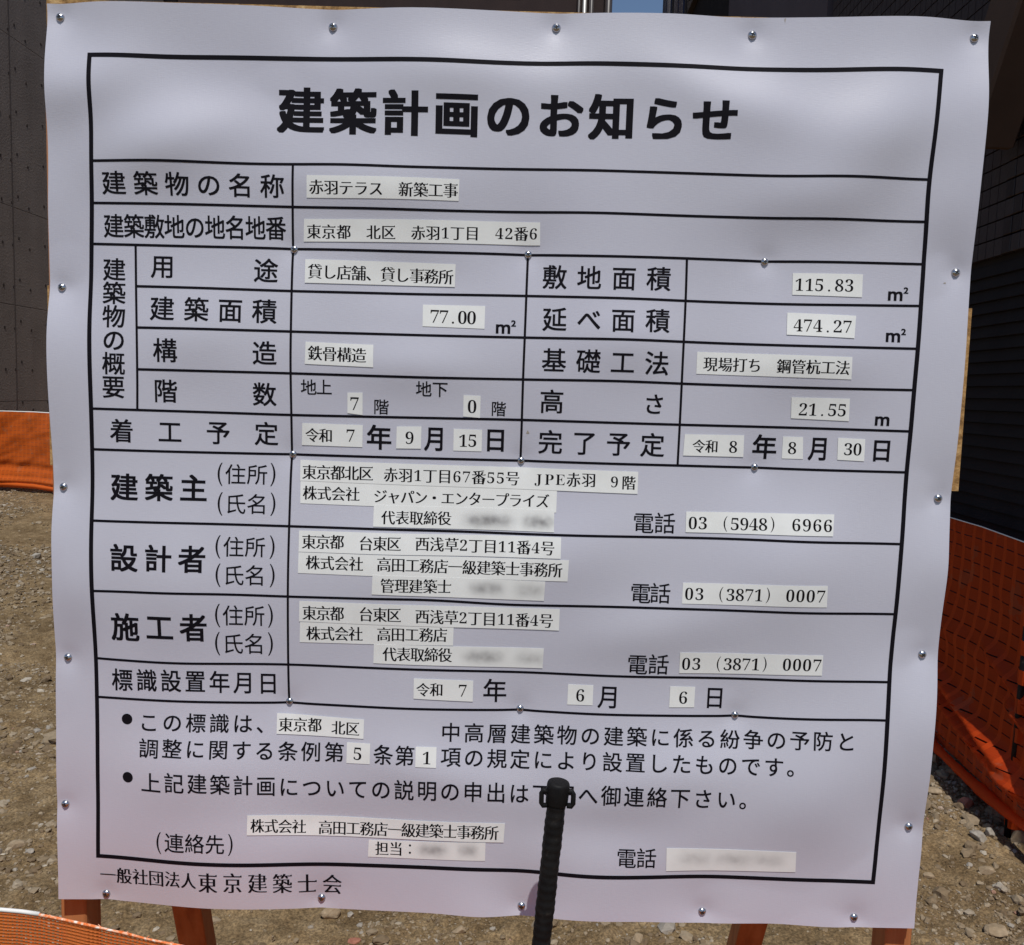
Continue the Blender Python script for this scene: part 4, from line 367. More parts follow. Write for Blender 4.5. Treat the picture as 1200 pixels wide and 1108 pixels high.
ZC = 1.30
HP = np.array(SWELL)
SC = np.array(SCREWS)
RP = np.array(RIPPLE)
_X = HP[:, :2]; _n = len(_X)
_k = lambda r: (r/100.)**3
_D = np.linalg.norm(_X[:, None]-_X[None], axis=2)
_A = np.zeros((_n+3, _n+3)); _A[:_n, :_n] = _k(_D)+np.diag(HP[:, 3]*.08)
_P = np.c_[np.ones(_n), _X/100.]; _A[:_n, _n:] = _P; _A[_n:, :_n] = _P.T
_w = np.linalg.solve(_A, np.r_[HP[:, 2], 0, 0, 0])
def swell(P):
    """how far the loose sheet stands off the board (mm) at (u, v)"""
    P = np.atleast_2d(np.asarray(P, float)); out = np.zeros(len(P))
    for i in range(0, len(P), 4000):
        Q = P[i:i+4000]; D = np.linalg.norm(Q[:, None]-_X[None], axis=2)
        v = _k(D)@_w[:_n]+np.c_[np.ones(len(Q)), Q/100.]@_w[_n:]
        d = np.linalg.norm(Q[:, None]-SC[None], axis=2)
        hold = np.prod(1-np.exp(-(d/55.)**2), axis=1)
        for (a, b, h0, su, sv, an) in RP:
            ca, sa = math.cos(an), math.sin(an); x = (Q[:, 0]-a)*ca+(Q[:, 1]-b)*sa; y = -(Q[:, 0]-a)*sa+(Q[:, 1]-b)*ca
            v = v+h0*np.exp(-(x/su)**2-(y/sv)**2)*hold
        out[i:i+4000] = np.maximum(v, .2)+1.2-1.5*np.exp(-(d/11.)**2).sum(1)-1.5*np.exp(-(d/27.)**2).sum(1)
    return out
# tabulate once for the many lettering vertices
_gu = np.arange(-480, 481, 2.5)
_GU, _GV = np.meshgrid(_gu, _gu, indexing='ij')
_TAB = swell(np.c_[_GU.ravel(), _GV.ravel()]).reshape(_GU.shape)
def hs(U):
    U = np.atleast_2d(U); a = (U[:, 0]+480)/2.5; b = (U[:, 1]+480)/2.5
    i = np.clip(np.floor(a).astype(int), 0, len(_gu)-2); j = np.clip(np.floor(b).astype(int), 0, len(_gu)-2)
    a = a-i; b = b-j
    return (_TAB[i, j]*(1-a)+_TAB[i+1, j]*a)*(1-b)+(_TAB[i, j+1]*(1-a)+_TAB[i+1, j+1]*a)*b
def onboard(U, off):
    """board mm -> world, riding on the sheet, off mm in front of it"""
    U = np.atleast_2d(np.asarray(U, float))
    return np.c_[U[:, 0]/1000, -(hs(U)+off)/1000, ZC+U[:, 1]/1000]

# ------------------------------------------------------------------ ground
def ground_h(x, y):
    r = .030*fbm(x*.7, y*.7, 3, 1) + .022*fbm(x*2.6, y*2.6, 4, 2) + .012*fbm(x*11, y*11, 4, 4)
    # loose clods
    c = fbm(x*22, y*22, 4, 8); r = r + .020*np.clip(c-.05, 0, 1)+.006*fbm(x*55, y*55, 2, 14)
    # tyre tracks running across
    tr = np.sin((y*.95-x*.25)*5.2 + 1.1*vnoise(x*.8, y*.8, 9))
    r = r + .008*tr*(.5+vnoise(x*.5, y*.5, 12))
    # rubble bank at the foot of the wall on the right
    r = r + .030*np.exp(-((x-1.52)/.22)**2)-.02*(x > 1.66)
    return r
def patch(x0, x1, y0, y1, step, base, edge):
    nx = int((x1-x0)/step)+1; ny = int((y1-y0)/step)+1
    X, Y = np.meshgrid(np.linspace(x0, x1, nx), np.linspace(y0, y1, ny), indexing='ij')
    Z = ground_h(X, Y)+base
    e = np.minimum(np.minimum(X-x0, x1-X), np.minimum(Y-y0, y1-Y))
    Z = Z - .05*(1-np.clip(e/edge, 0, 1))
    return np.c_[X.ravel(), Y.ravel(), Z.ravel()], grid_faces(nx, ny)
parts = [patch(-3.4, 2.0, .5, 4.2, .007, 0, .05), patch(-8.2, 1.9, 3.8, 10.6, .028, -.004, .1), patch(-3.4, 2.2, -2.5, .65, .04, -.004, .1)]
V = []; F = []; n0 = 0
for a_, b_ in parts:
    V.append(a_); F.append(b_+n0); n0 += len(a_)
xs = np.r_[-400, -120, -40, np.linspace(-14, 14, 60), 40, 120, 400]; ys = np.r_[-400, -120, -40, np.linspace(-8, 24, 60), 60, 150, 400]
X, Y = np.meshgrid(xs, ys, indexing='ij'); V.append(np.c_[X.ravel(), Y.ravel(), np.full(X.size, -.060)]); F.append(grid_faces(len(xs), len(ys))+n0)
tag(link('ground', np_mesh(np.vstack(V), np.vstack(F)), M_DIRT), kind='structure')

# gravel strewn over the dirt
def ico(sub):
    import bmesh
    bm = bmesh.new(); bmesh.ops.create_icosphere(bm, subdivisions=sub, radius=1)
    v = np.array([p.co[:] for p in bm.verts]); f = np.array([[q.index for q in p.verts] for p in bm.faces]); bm.free(); return v, f
def strew(n, sub, xr, yr, size, seed, keep=None, flat=(.35, .8), sink=.25):
    rs = np.random.RandomState(seed); v0, f0 = ico(sub)
    x = rs.uniform(*xr, n); y = rs.uniform(*yr, n)
    if keep is not None:
        k = keep(x, y, rs); x, y = x[k], y[k]
    n = len(x)
    s = np.clip(np.exp(rs.normal(np.log(size[0]), size[1], n)), size[0]*.35, size[0]*6)
    sh = np.stack([rs.uniform(.75, 1.3, n), rs.uniform(.6, 1.1, n), rs.uniform(*flat, n)], 1)
    jit = 1+rs.uniform(-.28, .22, (n, len(v0)))
    P = v0[None]*jit[..., None]*sh[:, None]*s[:, None, None]
    a = rs.uniform(0, 6.283, n); ca, sa = np.cos(a)[:, None], np.sin(a)[:, None]
    Q = np.stack([P[..., 0]*ca-P[..., 1]*sa, P[..., 0]*sa+P[..., 1]*ca, P[..., 2]], -1)
    tl = rs.normal(0, .35, n)[:, None]
    Q = np.stack([Q[..., 0]*np.cos(tl)+Q[..., 2]*np.sin(tl), Q[..., 1], -Q[..., 0]*np.sin(tl)+Q[..., 2]*np.cos(tl)], -1)
    Q += np.stack([x, y, ground_h(x, y)+s*sh[:, 2]*sink], 1)[:, None]
    Fq = f0[None]+(np.arange(n)*len(v0))[:, None, None]
    return Q.reshape(-1, 3), Fq.reshape(-1, 3)
def inview(x, y, rs):
    left = (x < -.40*y-.45) & (x > -.75*y-1.2)
    bot = (y < 2.1) & (x < 1.9)
    rgt = (x > .40*y+.3) & (x < 1.95)
    other = rs.rand(len(x)) < .12
    return left | bot | rgt | other
def clumpy(x, y, rs): return inview(x, y, rs) & (rs.rand(len(x)) < np.clip(.35+2.2*fbm(x*1.8, y*1.8, 3, 21), .06, 1))
def bank(x, y, rs): return rs.rand(len(x)) < np.exp(-((x-1.58)/.30)**2)
def near(x, y, rs): return inview(x, y, rs) & (rs.rand(len(x)) < np.clip(.42+2.6*fbm(x*2.3, y*2.3, 3, 33), .10, 1))
packs = [strew(110000, 1, (-2.6, 1.95), (.9, 3.2), (.0032, .5), 1, near, (.4, .9), .1),
         strew(34000, 1, (-3.2, 1.95), (.7, 4.2), (.0062, .5), 11, clumpy, (.35, .8), .0),
         strew(60000, 1, (-8, -1.2), (2.2, 9.6), (.0070, .5), 2, clumpy, (.35, .8), .1),
         strew(9000, 2, (-6, -1.0), (1.6, 7.5), (.0105, .45), 41, clumpy, (.4, .8), .05),
         strew(1800, 2, (.5, 1.9), (.9, 3.5), (.0085, .45), 42, near, (.4, .8), .05),
         strew(2600, 2, (-3.2, 1.9), (.7, 4.2), (.010, .45), 3, clumpy, (.3, .7), .1),
         strew(1200, 2, (-8, -1.5), (2.5, 9.6), (.017, .45), 4, clumpy, (.3, .7), .1),
         strew(900, 2, (.9, 1.9), (.8, 3.4), (.012, .5), 5, bank, (.35, .8), .2)]
V = []; F = []; n0 = 0
for a_, b_ in packs:
    V.append(a_); F.append(b_+n0); n0 += len(a_)
tag(link('gravel', np_mesh(np.vstack(V), np.vstack(F), False), M_GRAVEL), 'loose stony gravel strewn over the dry dirt of the building plot', 'gravel', kind='stuff')

# single rocks that stand out
import bmesh
def rock(loc, sx, sy, sz, m, seed, label, rot=0, group=None):
    rs = random.Random(seed)
    bm = bmesh.new(); bmesh.ops.create_icosphere(bm, subdivisions=3, radius=1)
    cuts = [(Vector((rs.gauss(0, 1), rs.gauss(0, 1), rs.gauss(0, .8))).normalized(), rs.uniform(.55, .85)) for _ in range(11)]
    for p in bm.verts:
        for nrm, d in cuts:
            k = p.co.dot(nrm)
            if k > d: p.co -= nrm*(k-d)*.92
        p.co *= 1+rs.uniform(-.018, .018)
        p.co = Vector((p.co.x*sx, p.co.y*sy, p.co.z*sz))
    me = bpy.data.meshes.new('rock'); bm.to_mesh(me); bm.free()
    me.polygons.foreach_set('use_smooth', [False]*len(me.polygons))
    x, y = loc
    z = float(ground_h(np.array([x]), np.array([y]))[0])
    o = link('rock', me, m, None, (x, y, z+sz*.35)); o.rotation_euler = (rs.uniform(-.2, .2), rs.uniform(-.2, .2), rot)
    return tag(o, label, 'rock', group)

rock((-1.425, 1.53), .030, .020, .018, M_ROCK, 1, 'broad tan rock at the far left edge, left of the board foot', .3)
rock((-1.372, 1.50), .015, .011, .010, M_ROCKG, 2, 'small rounded grey stone touching the tan rock at the far left edge', .9)
rock((-1.452, 1.475), .016, .012, .012, M_ROCKG, 3, 'pale stone with a dark shadow at the left picture edge', 1.4)
rock((-.448, 1.285), .030, .022, .024, M_ROCK, 4, 'angular tan rock just under the lower edge of the sign, left of centre', .2)
rock((-.395, 1.30), .012, .010, .008, M_ROCKG, 5, 'dark little stone right beside the angular tan rock under the sign', .2)
rock((-.10, 1.235), .020, .014, .010, M_ROCK, 6, 'flat pale stone below the sign left of the black post', .1)
rock((.36, 1.25), .022, .016, .011, M_ROCK, 7, 'flat pale stone below the sign right of the black post', .8)
rock((-.362, 1.185), .018, .013, .010, M_ROCKR, 8, 'reddish brick fragment at the bottom edge below the sign', .5)
rock((1.575, 1.985), .040, .028, .022, M_ROCKR, 9, 'flat reddish stone on the rubble near the orange net at right', .2)
rock((1.665, 1.93), .040, .030, .030, M_ROCK, 10, 'brown angular rock beside the red stone under the net at right', .7)
rock((1.640, 1.775), .036, .030, .032, M_ROCK, 11, 'large tan block lying in the shade edge under the net at right', .1)
rock((1.545, 1.775), .020, .016, .018, M_ROCKG, 12, 'whitish broken stone left of the large tan block', .5)
rock((1.50, 1.755), .032, .024, .018, M_ROCKG, 13, 'rounded grey tan stone left of the whitish broken stone', 1.9)
rock((1.625, 2.31), .028, .020, .034, M_ROCK, 14, 'pale upright rubble lump at the right edge of the sign', .5)
rock((1.640, 2.20), .036, .024, .020, M_ROCK, 15, 'long tan stone behind the rubble at the right edge of the sign', .3)
rock((1.430, 1.575), .026, .017, .014, M_ROCK, 16, 'oval tan stone alone on the dirt at lower right', .1)
rock((1.395, 1.605), .010, .008, .008, M_ROCKG, 17, 'tiny blue grey stone left of the oval tan stone', .1)
rock((1.575, 1.53), .055, .034, .018, M_ROCK, 18, 'large half buried slab at the right edge of the picture', .1)
rock((1.26, 1.57), .020, .016, .010, M_ROCK, 19, 'half buried round stone left of the oval tan stone', .4)
rock((1.33, 1.33), .038, .030, .018, M_ROCK, 20, 'large half buried stone in the bottom right corner', .4)
rock((.985, 1.62), .017, .012, .008, M_ROCKG, 21, 'blue grey pebble close to the right edge of the board', .4)
rock((1.51, 2.08), .045, .026, .014, M_ROCK, 22, 'broad low stone left of the reddish stone', .1)


# ------------------------------------------------------------------ buildings
# concrete side wall, far left
cw = thing('concrete_building', (-6.4, 9.0, 0), 'brown grey fair faced concrete side wall with tie holes beyond the orange fence', 'building')
m = MB(); m.box((-2.5, .2, -.1), (-.03, 12, 13)); m.build('wall', M_DARKWALL, cw)
ys_ = [-.0, .88, 1.78, 2.68, 3.58, 4.48, 5.38]; zs_ = [-.06, 1.08, 2.28, 3.48, 5.52, 7.3, 9.1]
hole_me = None
for i in range(6):
    for j in range(6):
        y0, y1 = ys_[i]+.0002, ys_[i+1]-.0002
        z0, z1 = zs_[j]+.003, zs_[j+1]-.003
        m = MB(); m.box((-.028, y0, z0), (.0008*((i*7+j*3) % 3), y1, z1)); pn = m.build('panel', M_CONC, cw)
for yy in ys_[1:6]:
    m = MB(); m.box((.0022, yy-.006, 0), (.0034, yy+.006, 9.0)); m.build('joint_shade_strip', M_JOINT_SHADE, cw)  # thin dark strip added to stand for the shade in the panel joint
hole = MB(); hole.tube([(.0005, 0, 0), (.0028, 0, 0)], .019, 10); hm = hole.mesh()  # solid disc, its dark colour stands for the shade inside the hole
for yy in (.66, .87, 1.0, 1.23, 1.58, 1.9, 2.3):
    for k in range(15):
        o = link('tie_hole', hm, M_CONC_D, cw, (0, yy, .45+k*.513 + (.10 if yy in (1.0, 1.58) else 0)))

# building across the back: glazed upper storey, dark brown wall
bb = thing('dark_brown_building', (-2.6, 15, 0), 'dark brown building across the back with aluminium framed teal windows above the sign', 'building')
m = MB(); m.box((-3.8, 0, -.06), (3.88, 8, 12.5)); m.build('wall', M_BRICKW, bb)
for fl in range(4):
    z0 = 1.0+fl*2.55+(-.25 if fl else 0)
    for (xa, xb) in ((-2.66+.3, -2.66+1.62), (-1.0, .3), (1.0, 2.3)):
        if fl == 2 and xa > -2: continue
        w0, w1 = (xa, xb)
        m = MB()
        for (p, q) in (((w0, -.05, z0), (w0+.06, -.002, z0+1.9)), ((w1-.06, -.05, z0), (w1, -.002, z0+1.9)), ((w0+.06, -.05, z0), (w1-.06, -.002, z0+.06)), ((w0+.06, -.05, z0+1.84), (w1-.06, -.002, z0+1.9)), (((w0+w1)/2-.05, -.055, z0+.06), ((w0+w1)/2+.05, -.002, z0+1.84))): m.box(p, q)
        wf = m.build('window', M_FRAMEA, bb)
        m = MB(); m.box((w0+.06, -.02, z0+.06), ((w0+w1)/2-.05, -.004, z0+1.84)); m.build('pane', M_GLASS, wf)
        m = MB(); m.box(((w0+w1)/2+.05, -.02, z0+.06), (w1-.06, -.004, z0+1.84)); m.build('pane', M_GLASS, wf)
for x_, w_, mt in ((3.34, .06, M_FRAMEB), (3.44, .07, M_FRAMEA), (3.56, .10, M_FRAMEB), (3.86, .14, M_FRAMEB)):
    m = MB(); m.tube([(x_, -.06, 0), (x_, -.06, 12.4)], w_/2, 10); m.build('downpipe', mt, bb, True)

# dark tiled building along the right side
rb = thing('dark_tiled_building', (1.85, -.7, 0), 'black tiled building close on the right side, in shade above the orange netting', 'building')
m = MB(); m.box((.03, .6, -.1), (7, 13.0, 11)); m.build('wall', M_SLAT, rb)
for k in range(40):                                                    # horizontal siding below
    z0 = .02+k*.0485
    m = MB(); m.add([(.03, .6, z0), (.012, .6, z0), (.026, .6, z0+.046), (.03, .6, z0+.046), (.03, 12.8, z0), (.012, 12.8, z0), (.026, 12.8, z0+.046), (.03, 12.8, z0+.046)],
                    [(0, 1, 2, 3), (4, 7, 6, 5), (0, 4, 5, 1), (1, 5, 6, 2), (2, 6, 7, 3), (3, 7, 4, 0)])
    m.build('siding_board', M_SLAT, rb)
tw, th = .060, .070
def tile_mb(m, y, z, dx=0.0): m.beam((.008+dx, y+.0025, z+th/2), (.008+dx, y+tw-.0025, z+th/2), .022, th-.006, Vector((0, 0, 1)), .002)
tm = MB(); tile_mb(tm, 0, 0); tme = tm.mesh()
rs = random.Random(3)
cand = []; rest = MB()
for i in range(52):
    for j in range(34):
        y = 2.30+i*tw; z = 1.98+j*th
        wy = y-.7; px = 600+1000*(1.83/(wy+.84)); py = 449-1000*((z-1.39)/(wy+.84))
        if 1140 < px < 1225 and -30 < py and len(cand) < 300 and y < 3.98: cand.append((y, z))
        else: rest.box((.001, y+.002, z+.003), (.018, y+tw-.002, z+th-.003))
for y, z in cand:
    link('tile', tme, M_TILE, rb, (rs.uniform(-.0015, .0015), y, z))
tag(rest.build('tiling', M_TILE, rb), kind='stuff')
m = MB(); m.box((-.01, 5.5, 1.98), (.029, 8.4, 10.8)); m.build('panel', M_PANEL, rb)
for k in range(4):
    y0 = 8.7+k*1.05
    m = MB(); m.box((-.03, y0, 6.0), (.028, y0+.9, 9.5)); wf = m.build('window', M_FRAMEB, rb)
    m = MB(); m.box((-.045, y0+.08, 6.1), (-.031, y0+.42, 9.4)); m.box((-.045, y0+.48, 6.1), (-.031, y0+.82, 9.4)); m.build('pane', M_GLASSB, wf)
m = MB(); m.beam((-.12, 3.25, 2.40), (-.12, 2.35, 3.9), .22, .16, Vector((1, 0, 0)), .01); m.build('duct', M_DUCT, rb)

# ------------------------------------------------------------------ orange netting
def net(name, top, bot, matl, parent, thick_fold=None, rip=.012, seed=0, nu=160, nv=50, uoff=0.0, nrm=Vector((0, -1, 0)), fn=None):
    """top and bottom are polylines [(x,y,z)...]; the cloth hangs between them"""
    def samp(pts, n):
        P = np.array(pts, float); d = np.r_[0, np.cumsum(np.linalg.norm(np.diff(P, axis=0), axis=1))]; t = np.linspace(0, d[-1], n)
        return np.stack([np.interp(t, d, P[:, k]) for k in range(3)], 1), t
    A, t = samp(top, nu); B, _ = samp(bot, nu)
    s = np.linspace(0, 1, nv)
    P = A[:, None]*(1-s)[None, :, None]+B[:, None]*s[None, :, None]
    hgt = np.linalg.norm(A-B, axis=1).mean()
    TT = t[:, None]+0*s[None]; SS = s[None]*hgt+0*t[:, None]
    d = rip*(2.0*fbm(TT*1.1+SS*.5, SS*1.6, 3, seed)+.8*fbm(TT*5+SS*7, SS*3-TT*2, 3, seed+5))
    if fn is not None: d = d+fn(TT, SS, hgt)
    P = P+d[..., None]*np.array(nrm)[None, None]
    uv = np.stack([TT+uoff, SS], -1).reshape(-1, 2)
    return link(name, np_mesh(P.reshape(-1, 3), grid_faces(nu, nv), True, uv), matl, parent)

# far left net
zf = lambda x, y: float(ground_h(np.array([x]), np.array([y]))[0])
y_far = lambda x: 9.17+(x+5.6)*-.33
nf = thing('netting_fence', (-4, 8.7, 0), 'sunlit orange safety net fence standing in front of the concrete wall far left', 'fence')
xsf = np.linspace(-9.5, 1.2, 30)
top = [(x+4, y_far(x)-8.7, .965+.008*math.sin(x*3)) for x in xsf]; bot = [(x+4, y_far(x)-8.72, .045+.012*math.sin(x*4)) for x in xsf]
net('net', top, bot, M_NET_FAR, nf, rip=.03, seed=3, nu=500, nv=60, fn=lambda T, S, h: .03*np.exp(-((S-h*.9)/.03)**2)+.03*np.exp(-((S-h*.72)/.05)**2)*np.sin(T*1.3))
m = MB(); m.tube([(p[0], p[1]-.012, p[2]+.028+.01*math.sin(p[0]*2.2)) for p in bot], .026, 8); m.build('rolled_hem', M_NET_FAR, nf, True)
m = MB(); m.tube([(p[0], p[1], p[2]+.002) for p in top], .007, 6); m.build('top_cord', M_CORD, nf, True)
for x in (-8.3, -6.9, -3.8, -2.2, -.6, .9):
    m = MB(); m.tube([(x+4, y_far(x)-8.68, -.1), (x+4, y_far(x)-8.68, 1.05)], .012, 8); m.build('post', M_BLACK, nf, True)

# net along the wall at right
ns = thing('netting_fence', (1.65, 1.0, 0), 'shaded orange safety net fence along the foot of the black building at right', 'fence')
ysn = np.linspace(.45, 9.0, 26)
topz = lambda y: .958+.018*math.sin((y-1.0)*2.0)*0+(.012 if y > 2 else 0)
top = [(0.0, y-1.0, topz(y)) for y in ysn]; bot = [(-.03, y-1.0, .125) for y in ysn]
def side_folds(T, S, h):
    y = T+.45
    f = 0
    for (ya, sa, yb, sb, w, amp) in ((2.60, .60, 1.85, .84, .030, .050), (2.6, .74, 1.80, .90, .022, .045), (1.98, .50, 1.3, .80, .03, .035), (1.8, .66, 1.2, .90, .02, .03), (3.6, .5, 2.7, .8, .03, .03), (2.7, .40, 2.1, .52, .05, .02)):
        tt = np.clip((y-yb)/(ya-yb), -.3, 1.3); sl = sb+(sa-sb)*tt
        f = f+amp*np.exp(-((S/h-sl)/w)**2)*np.exp(-(np.maximum(0, np.abs(tt-.5)-.5)/.15)**2)
    return f
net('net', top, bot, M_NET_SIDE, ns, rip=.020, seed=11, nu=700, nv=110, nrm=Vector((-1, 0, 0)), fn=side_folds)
m = MB(); m.tube([(p[0]-.018, p[1], p[2]-.012+.012*math.sin(p[1]*5)) for p in np.array([[(-.03), y-1, .130] for y in np.linspace(.45, 9, 240)])], [.016+.003*math.sin(i*.5)+.005*random.Random(i).random() for i in range(240)], 14); m.build('rolled_hem', M_NET_SIDE, ns, True)
m = MB(); m.tube([(p[0]-.002, p[1], p[2]+.001) for p in top], .0022, 6); m.build('top_cord', M_CORD, ns, True)
for y in (1.80, 3.75, 5.65, 7.5):
    m = MB(); m.tube([(-.035, y-1, -.15), (-.03, y-1, 1.02)], .010, 10); m.build('post', M_BLACK, ns, True)
    for k in range(10):
        z = .055+k*.094
        m = MB()
        vs = []; fs = []
        for zz in (z, z+.047):
            vs += [(-.010, y-1-.030, zz), (-.039, y-1-.014, zz), (-.0425, y-1, zz), (-.039, y-1+.014, zz), (-.010, y-1+.030, zz)]
        for i in range(4): fs.append((i, i+1, i+6, i+5))
        m.add(vs, fs); m.build('net_loop', M_NET_SIDE, ns)

# net in front of the sign, sagging away under the frame, hung on a black post
fn_ = thing('netting_fence', (-.3, -.15, 0), 'sunlit orange safety net with white top cord sagging in front of the sign', 'fence')
tp = [(-1.7, -.30, .985), (-.9, -.24, .972), (-.55, -.20, .967), (-.384, -.19, .9590), (-.363, -.188, .9585), (-.340, -.186, .9500), (-.322, -.184, .9450), (-.281, -.178, .9330), (-.225, -.172, .9160), (-.15, -.16, .904), (-.05, -.145, .880), (.035, -.128, .862), (.066, -.122, .858), (.10, -.12, .860), (.3, -.13, .868), (.6, -.14, .860), (1.0, -.14, .870), (1.7, -.12, .9)]
P = np.array(tp, float); d = np.r_[0, np.cumsum(np.linalg.norm(np.diff(P, axis=0), axis=1))]; t = np.linspace(0, d[-1], 240)
Q = np.stack([np.interp(t, d, P[:, k]) for k in range(3)], 1)
ker = np.exp(-(np.arange(-6, 7)/2.2)**2); ker /= ker.sum()
Qs = np.stack([np.convolve(np.pad(Q[:, k], 6, 'edge'), ker, 'valid') for k in range(3)], 1)
top = [(a+.3, b+.15, c) for a, b, c in Qs]; bot = [(a+.3, b+.13, .03) for a, b, c in Qs]
net('net', top, bot, M_NET_NEAR, fn_, rip=.007, seed=31, nu=420, nv=110)
m = MB(); m.tube([(a, b-.001, c+.0012) for a, b, c in top if a < -.055], .0016, 8); m.build('top_cord', M_CORD, fn_, True)
# frayed selvedge carrying on where the cord is pulled inside the hem
m = MB(); rs = random.Random(5); q = [(a, b-.0012, c+.0002+.0007*rs.random()) for i, (a, b, c) in enumerate(top) if a >= -.060]
m.tube(q, [.0007+.0007*rs.random() for i in range(len(q))], 6); m.build('hem', M_HEM, fn_, True)
m = MB()
for k in range(120):
    i = rs.randrange(len(q)-60 if len(q) > 80 else len(q)-1); p = Vector(q[i]).lerp(Vector(q[i+1]), rs.random()); e = p+Vector((rs.gauss(0, .0022), rs.gauss(0, .0008), rs.uniform(-.001, .0026)))
    m.tube([p, p.lerp(e, .5)+Vector((0, 0, .0006)), e], .00028, 4)
o = m.build('frayed_yarn', M_HEM, fn_); o['kind'] = 'stuff'

# black plastic-coated post with cap and net hooks
px_, py_ = .0668, -.090
ps = thing('fence_post', (px_-.06, py_, 0), 'slim black ribbed fence post with round cap standing in front of the sign', 'post')
zt = 1.0395
lean = lambda z: (.0600-(zt-z)*.068, (zt-z)*.0, z)
m = MB(); pts = []; rr = []
n = 700
for i in range(n):
    z = -.1+(zt-.010+.1)*i/(n-1); pts.append(lean(z)); rr.append(.0088+.00024*math.sin(z*2*math.pi/.0078)+.00018*math.sin(z*310)+.00015*math.sin(z*97))
m.tube(pts, rr, 18); m.build('shaft', M_BLACK, ps, True)
m = MB(); cz = zt-.0215
prof = [(0, .0098), (.001, .0103), (.010, .0105), (.0172, .0106), (.0190, .0103), (.0203, .0096), (.0209, .0084), (.0212, .0058), (.0209, .0030), (.0206, .0004)]
m.tube([lean(cz+a) for a, b in prof], [b for a, b in prof], 28); m.build('cap', M_BLACK, ps, True)
for s in (-1, 1):
    m = MB(); c0 = lean(cz+.0075)
    loop = [(c0[0]+s*.009, -.003, c0[2]+.005), (c0[0]+s*.0130, -.003, c0[2]+.0062), (c0[0]+s*.0146, -.003, c0[2]+.003), (c0[0]+s*.0145, -.003, c0[2]-.006), (c0[0]+s*.013, -.003, c0[2]-.0085), (c0[0]+s*.009, -.003, c0[2]-.008)]
    m.tube(loop, .0024, 8); m.build('hook', M_BLACK, ps, True)

# ------------------------------------------------------------------ the sign
sg = thing('notice_board', (0, 0, 0), 'large white building plan notice board with black Japanese text on a timber easel', 'sign')

# sheet
def resample(pts, n):
    P = np.array(pts, float); d = np.r_[0, np.cumsum(np.linalg.norm(np.diff(P, axis=0), axis=1))]; t = np.linspace(0, d[-1], n)
    return np.stack([np.interp(t, d, P[:, k]) for k in range(2)], 1)
def smooth_line(pts, step=4., sig=22.):
    P = np.array(pts, float); L_ = np.linalg.norm(np.diff(P, axis=0), axis=1).sum(); n = max(3, int(L_/step)+1)
    Q = resample(pts, n); a, b = Q[0].copy(), Q[-1].copy(); w = max(1, int(2.5*sig/step)); w = min(w, n-1)
    k = np.exp(-(np.arange(-w, w+1)*step/sig)**2/2); k /= k.sum()
    ext = np.vstack([2*Q[0]-Q[w:0:-1], Q, 2*Q[-1]-Q[-2:-w-2:-1]])
    S_ = np.stack([np.convolve(ext[:, c], k, 'valid') for c in range(2)], 1)
    return S_
N = 230
T_, R_, B_, L_ = [smooth_line(o, 4, 14) for o in OUTLINE]
T_, B_ = resample(T_, N), resample(B_, N); R_, L_ = resample(R_, N), resample(L_, N)
s = np.linspace(0, 1, N)[:, None, None]; t = np.linspace(0, 1, N)[None, :, None]
c00, c10, c11, c01 = T_[0], T_[-1], B_[-1], B_[0]
UV = (1-t)*T_[:, None]+t*B_[:, None]+(1-s)*L_[None]+s*R_[None]-((1-s)*(1-t)*c00+s*(1-t)*c10+s*t*c11+(1-s)*t*c01)
UV = UV.reshape(-1, 2)
V = onboard(UV, 0); F = grid_faces(N, N)[:, ::-1]
sheet = link('vinyl_sheet', np_mesh(V, F), M_SHEET, sg)
so = sheet.modifiers.new('thickness', 'SOLIDIFY'); so.thickness = .0006; so.offset = -1 if False else 1
# make sure the thickness goes backwards: normals of the front face the viewer (-y)
nrm_y = sheet.data.polygons[100].normal.y
if nrm_y > 0:
    sheet.data.flip_normals()
so.offset = -1
es = sheet.modifiers.new('crisp_edges', 'EDGE_SPLIT'); es.split_angle = R(50)

# plywood backing, cross plank, easel
m = MB()
m.box((-.4445, .0022, ZC-.4478), (.4450, .0115, ZC+.4522)); m.build('backing_board', M_PLY, sg)
m = MB(); m.add([(-.4738, .0450, 1.301), (.4775, .0450, 1.305), (.4765, .0450, 1.4925), (-.4730, .0450, 1.4875), (-.4738, .0570, 1.301), (.4775, .0570, 1.305), (.4765, .0570, 1.4925), (-.4730, .0570, 1.4875)],
                [(0, 1, 2, 3), (4, 7, 6, 5), (0, 4, 5, 1), (1, 5, 6, 2), (2, 6, 7, 3), (3, 7, 4, 0)])
m.build('cross_plank', M_PLY, sg)
for x0, x1 in ((-.4535, -.4260), (.4220, .4500)):
    m = MB(); m.beam(((x0+x1)/2, .0283, -.03), ((x0+x1)/2, .0283, 1.70), x1-x0, .032, Vector((0, 1, 0)), .0012); m.build('leg', M_LEG, sg)
for xa, xb, wl in ((-.408, -.425, .040), (.384, .320, .036)):
    m = MB(); m.beam((xa, .07, 1.25), (xb, .515, -.03), wl, .030, Vector((0, 1, 0)), .0012); m.build('leg', M_LEG, sg)
m = MB(); m.beam((-.43, .062, 1.16), (.43, .062, 1.16), .03, .06, Vector((0, 0, 1)), .001); m.build('brace', M_LEG, sg)

